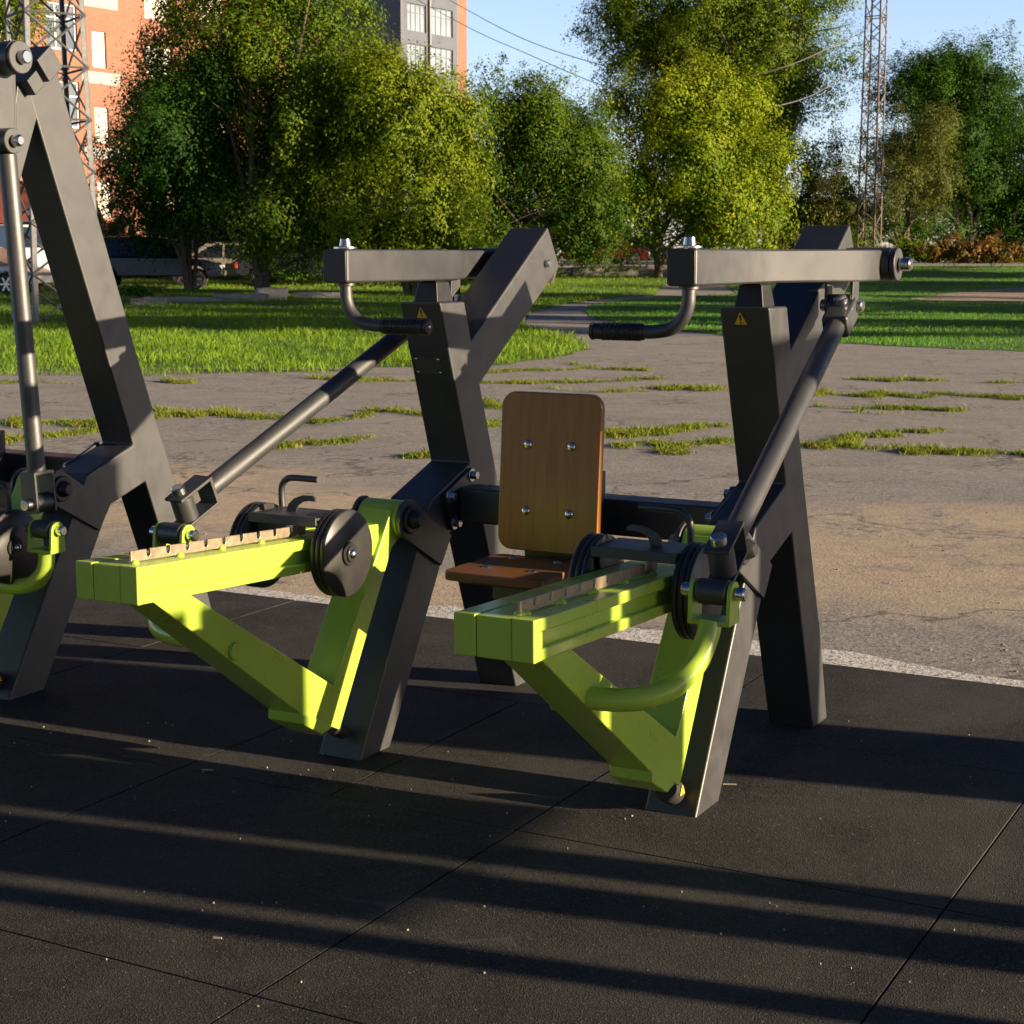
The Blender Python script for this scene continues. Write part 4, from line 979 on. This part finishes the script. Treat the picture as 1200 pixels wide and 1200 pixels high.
# ------------------------------------------------------------------ cars
def car(label, px, D, heading, col, kind='sedan'):
    p = at(px, 300, D); p.z = terrain_d(D)
    root = thing('parked_car', p, label, 'car', 'cars parked behind the trees', heading)
    if kind == 'suv': Lh, H, low, roofz, W = 2.25, 1.0, .38, 1.66, .93
    elif kind == 'van': Lh, H, low, roofz, W = 2.4, 1.15, .38, 2.0, .95
    else: Lh, H, low, roofz, W = 2.15, .88, .30, 1.44, .87
    paint = car_paint('car_paint', col)
    prof = [(-Lh, low+.08), (-Lh-.02, low+.35), (-Lh+.06, H-.08), (-Lh+.30, H+.02), (Lh*.42, H+.02), (Lh*.78, H-.07), (Lh-.06, H-.20), (Lh+.03, low+.28), (Lh, low+.05), (Lh-.25, low)]
    def arch(cx): return [(cx+.36*cos(a), low+.02+.36*sin(a)*1.0) for a in [pi*i/8 for i in range(9)]]
    prof = prof + arch(Lh*.62) + arch(-Lh*.62) + [(-Lh+.2, low)]
    bm = B(); prism(bm, prof, lambda u, v, a: Vector((u, a*(1-.10*max(0, abs(u)/Lh-.55)/.45), v)), -W, W)
    # cabin with sloping sides
    cab = [(-Lh+.35, H+.015), (-Lh+.70, roofz-.06), (-Lh+1.0, roofz), (Lh*.10, roofz), (Lh*.24, roofz-.05), (Lh*.56, H+.015)] if kind != 'van' else [(-Lh+.1, H), (-Lh+.2, roofz-.05), (-Lh+.4, roofz), (Lh*.5, roofz), (Lh*.6, roofz-.06), (Lh*.85, H)]
    def cf(u, v, a): k = 1-.22*(v-H)/(roofz-H); return Vector((u, a*k*.97, v))
    prism(bm, cab, cf, -W, W)
    body = obj('body', bm, paint, root, .05, 3)
    bm = B()
    for sg in (1, -1):
        def pane(pts): 
            vs = [bm.verts.new(cf(u, v, sg*W)+Vector((0, sg*.012, 0))) for u, v in pts]; bm.faces.new(vs)
        z0, z1 = H+.05, roofz-.09
        x0, x1, x2, x3 = -Lh+.52, -Lh+.82, Lh*.10, Lh*.45
        pane([(x0, z0), (-.18, z0), (-.18, z1), (x1, z1)]); pane([(-.08, z0), (x3, z0), (x2, z1), (-.08, z1)])
    def cross(ua, va, ub, vb, d):
        vs = [cf(ua, va, W*.88)+d, cf(ua, va, -W*.88)+d, cf(ub, vb, -W*.88)+d, cf(ub, vb, W*.88)+d]; bm.faces.new([bm.verts.new(v) for v in vs])
    cross(Lh*.54, H+.05, Lh*.25, roofz-.07, Vector((.015, 0, .012))); cross(-Lh+.38, H+.06, -Lh+.68, roofz-.10, Vector((-.015, 0, .012)))
    split_obj('window_glass', bm, M['carglass'], root)
    for cx in (Lh*.62, -Lh*.62):
        for sg in (1, -1):
            bm = B(); cyl(bm, (cx, sg*(W-.20), .325), (cx, sg*(W-.01), .325), .325, n=28, bev=.03); w = obj('wheel', bm, M['tyre'], root)
            bm = B(); cyl(bm, (cx, sg*(W-.02), .325), (cx, sg*(W+.004), .325), .06, n=16)
            for k in range(6): a = k*pi/3; box(bm, (cx+.12*cos(a), sg*(W-.004), .325+.12*sin(a)), (.20, .014, .055), Matrix.Rotation(-a, 3, 'Y'))
            cyl(bm, (cx, sg*(W-.03), .325), (cx, sg*(W-.012), .325), .215, n=24); obj('rim', bm, M['rim'], w)
    for sg in (1, -1):
        bm = B(); box(bm, (Lh-.05, sg*(W-.26), H-.30), (.13, .34, .14)); obj('headlight', bm, M['head'], root, .02)
        bm = B(); box(bm, (-Lh+.03, sg*(W-.20), H-.20), (.10, .28, .20)); obj('tail_light', bm, M['tail'], root, .02)
    return root
hd = YAW
car('dark blue SUV parked behind the multi-stemmed tree, facing right', 178, 54, hd+.12, (.012, .016, .03), 'suv')
car('silver estate car half hidden behind the multi-stemmed tree', 264, 57, hd+pi-.05, (.30, .28, .25), 'sedan')
car('dark car under the trees behind the left press arm', 352, 57, hd+.1, (.02, .022, .028), 'sedan')
car('white hatchback cut by the left edge', -26, 50, hd-.2, (.36, .37, .39), 'sedan')
car('pale van behind the legs of the steel tower', 40, 60, hd+1.2, (.42, .45, .47), 'van')
car('red car parked left of the pale tree trunk, facing right', 710, 84, hd-.05, (.13, .008, .016), 'sedan')
car('dark blue car partly hidden behind the red car', 752, 90, hd+.05, (.02, .035, .075), 'sedan')

# ------------------------------------------------------------------ broken kerb stones and slabs
def stone(label, px, py, D, L_, H_, W_, group, dr=0.0):
    p = at(px, py, D); p.z = terrain_d(D); bm = B(); n = 7
    for i in range(1): 
        pts = []
        box(bm, (0, 0, H_*.35), (L_, W_, H_*1.1))
    bmesh.ops.subdivide_edges(bm, edges=bm.edges[:], cuts=4, use_grid_fill=True)
    for v in bm.verts: v.co += Vector((random.gauss(0, .02), random.gauss(0, .02), random.gauss(0, .018) - .08*H_*abs(v.co.x/L_)*4*random.random()*(v.co.z > 0)))
    o = obj('concrete_slab', bm, M['stone'], None); o.location = p; o.rotation_euler = (0, 0, YAW+dr); tag(o, label, 'slab', group)
G = 'broken concrete slabs at the edge of the lawn'
stone('small broken kerb stone nearest the tall leaning post', 175, 360, 44, .9, .22, .3, G, .1); stone('long low kerb stone in the left lawn below the dark SUV', 222, 358, 45, 1.6, .18, .3, G, .15)
stone('pale cracked kerb stone in the middle of the left lawn', 283, 354, 46, 1.5, .22, .35, G, .1); stone('chunky tilted concrete block at the foot of the willow-like tree', 318, 351, 47, .85, .36, .5, G, .3)
stone('flat kerb piece in the grass left of the left press arm', 372, 348, 48, 1.3, .18, .3, G, .05)
stone('long pale slab edging the lawn below the red car', 715, 330, 66, 3.0, .42, .6, G, .0); stone('concrete slab end beside the pale tree trunk', 778, 334, 64, 1.9, .34, .6, G, -.05); stone('dark cracked slab left of the long pale slab', 656, 331, 66, 1.4, .36, .6, G, .08)

# ------------------------------------------------------------------ unseen things outside the frame: added shadow-casting boards, and trees
def board(x, y0, y1, z0, z1, posts, label, planks=None):  # added blocker, sized and slatted to throw shadow bands on mat and machine
    root = thing('shade_board', (x, (y0+y1)/2, 0), label, 'shade board'); c = (y0+y1)/2
    for y, w in posts:
        bm = B(); box(bm, (.06, y-c, (z1-.05)/2), (.10, w, z1-.05)); obj('post', bm, M['charcoal'], root, .006)
    for a, b in planks or [(y0, y1)]:
        bm = B(); box(bm, (0, (a+b)/2-c, (z0+z1)/2), (.03, b-a, z1-z0)); obj('panel', bm, M['plate_silver'], root, .004)
board(2.35, 3.30, 4.20, .80, 1.47, [(3.65, .15), (3.86, .12), (3.31, .08)], 'low unseen board on posts, added right of the press machine to shade mat and levers', [(3.40, 3.745), (3.785, 4.20)])
board(2.35, 4.60, 5.16, .03, 1.86, [(4.70, .08), (5.06, .08)], 'tall narrow unseen board, added right of the press machine to shade its frames')
for k, (X, D, h, rx, lb) in enumerate([(36, 22, 15, 7, 'tall tree outside the picture, right of the lawn'), (37, 33, 12, 7, 'broad tree outside the picture, right of the lawn'),
                               (42, 48, 7.5, 7, 'large tree outside the picture, beyond the right lawn'), (36, 62, 10, 7, 'round tree outside the picture, beyond the right lawn'),
                               (-26, -13, 11, 8, 'leftmost tree of the sky-blocking row added outside the picture, behind the photographer'), (-12, -17, 12, 8, 'second tree of the sky-blocking row added outside the picture, behind the photographer'),
                               (2, -19, 11, 8, 'third tree of the sky-blocking row added outside the picture, behind the photographer'), (14, -22, 11, 7, 'fourth tree of the sky-blocking row added outside the picture, behind the photographer')]):  # row behind the camera is added to block low sky and deepen shade
    px = 600+X/D*F_PX; b = cw(X, D, terrain_d(D)); root = thing('tree', b, lb, 'tree', 'trees outside the picture')
    crown('crown', [(b+Vector((0, 0, h*.58)), (rx, rx, h*.40), 1), (b+Vector((0, 0, h*.3)), (rx*.9, rx*.9, h*.25), .8)], 9000, .5, M['leaf_mid'], root, b.z, .3, .9)
    bm = B(); tube(bm, spl([(0, 0, -.1), (.1, 0, h*.3), (0, .2, h*.7)], 4), [.3-.025*i for i in range(9)], 8); obj('trunk', bm, M['bark'], root)

# ------------------------------------------------------------------ light
K = .18; EL = radians(10.8); az = Vector((1, K, 0)).normalized(); sd = Vector((az.x*cos(EL), az.y*cos(EL), sin(EL)))
ld = bpy.data.lights.new('sun', 'SUN'); ld.energy = 5.0; ld.angle = radians(.53); ld.color = (1.0, .80, .55)
so = bpy.data.objects.new('sun', ld); COL.objects.link(so); so.rotation_euler = sd.to_track_quat('Z', 'Y').to_euler(); so.location = (30, 5, 12)
w = bpy.data.worlds.new('World'); scene.world = w; w.use_nodes = True; nt = w.node_tree
sky = nt.nodes.new('ShaderNodeTexSky'); sky.sky_type = 'NISHITA'; sky.sun_disc = False; sky.sun_elevation = EL; sky.sun_rotation = atan2(az.x, az.y)
sky.air_density = 1.0; sky.dust_density = 0.3; sky.ozone_density = 2.5
tc = nt.nodes.new('ShaderNodeTexCoord'); sx = nt.nodes.new('ShaderNodeSeparateXYZ'); nt.links.new(tc.outputs['Generated'], sx.inputs[0])
grad = ramp(nt, sx.outputs['Z'], [(0.0, (1.8, 1.8, 2.7)), (0.07, (2.0, 1.85, 2.35)), (0.165, (2.2, 1.85, 2.05)), (0.25, (.42, .50, .70)), (1.0, (.12, .22, .45))])   # low sky brightened, overhead sky dimmed and blued to cut fill light
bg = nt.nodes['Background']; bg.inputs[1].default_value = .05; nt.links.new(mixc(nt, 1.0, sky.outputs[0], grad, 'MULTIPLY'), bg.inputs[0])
vs = scene.view_settings; vs.view_transform = 'Standard'; vs.look = 'None'; vs.exposure = 1.5; vs.gamma = 1
scene.render.engine = 'CYCLES'; scene.cycles.use_denoising = True; scene.cycles.max_bounces = 8
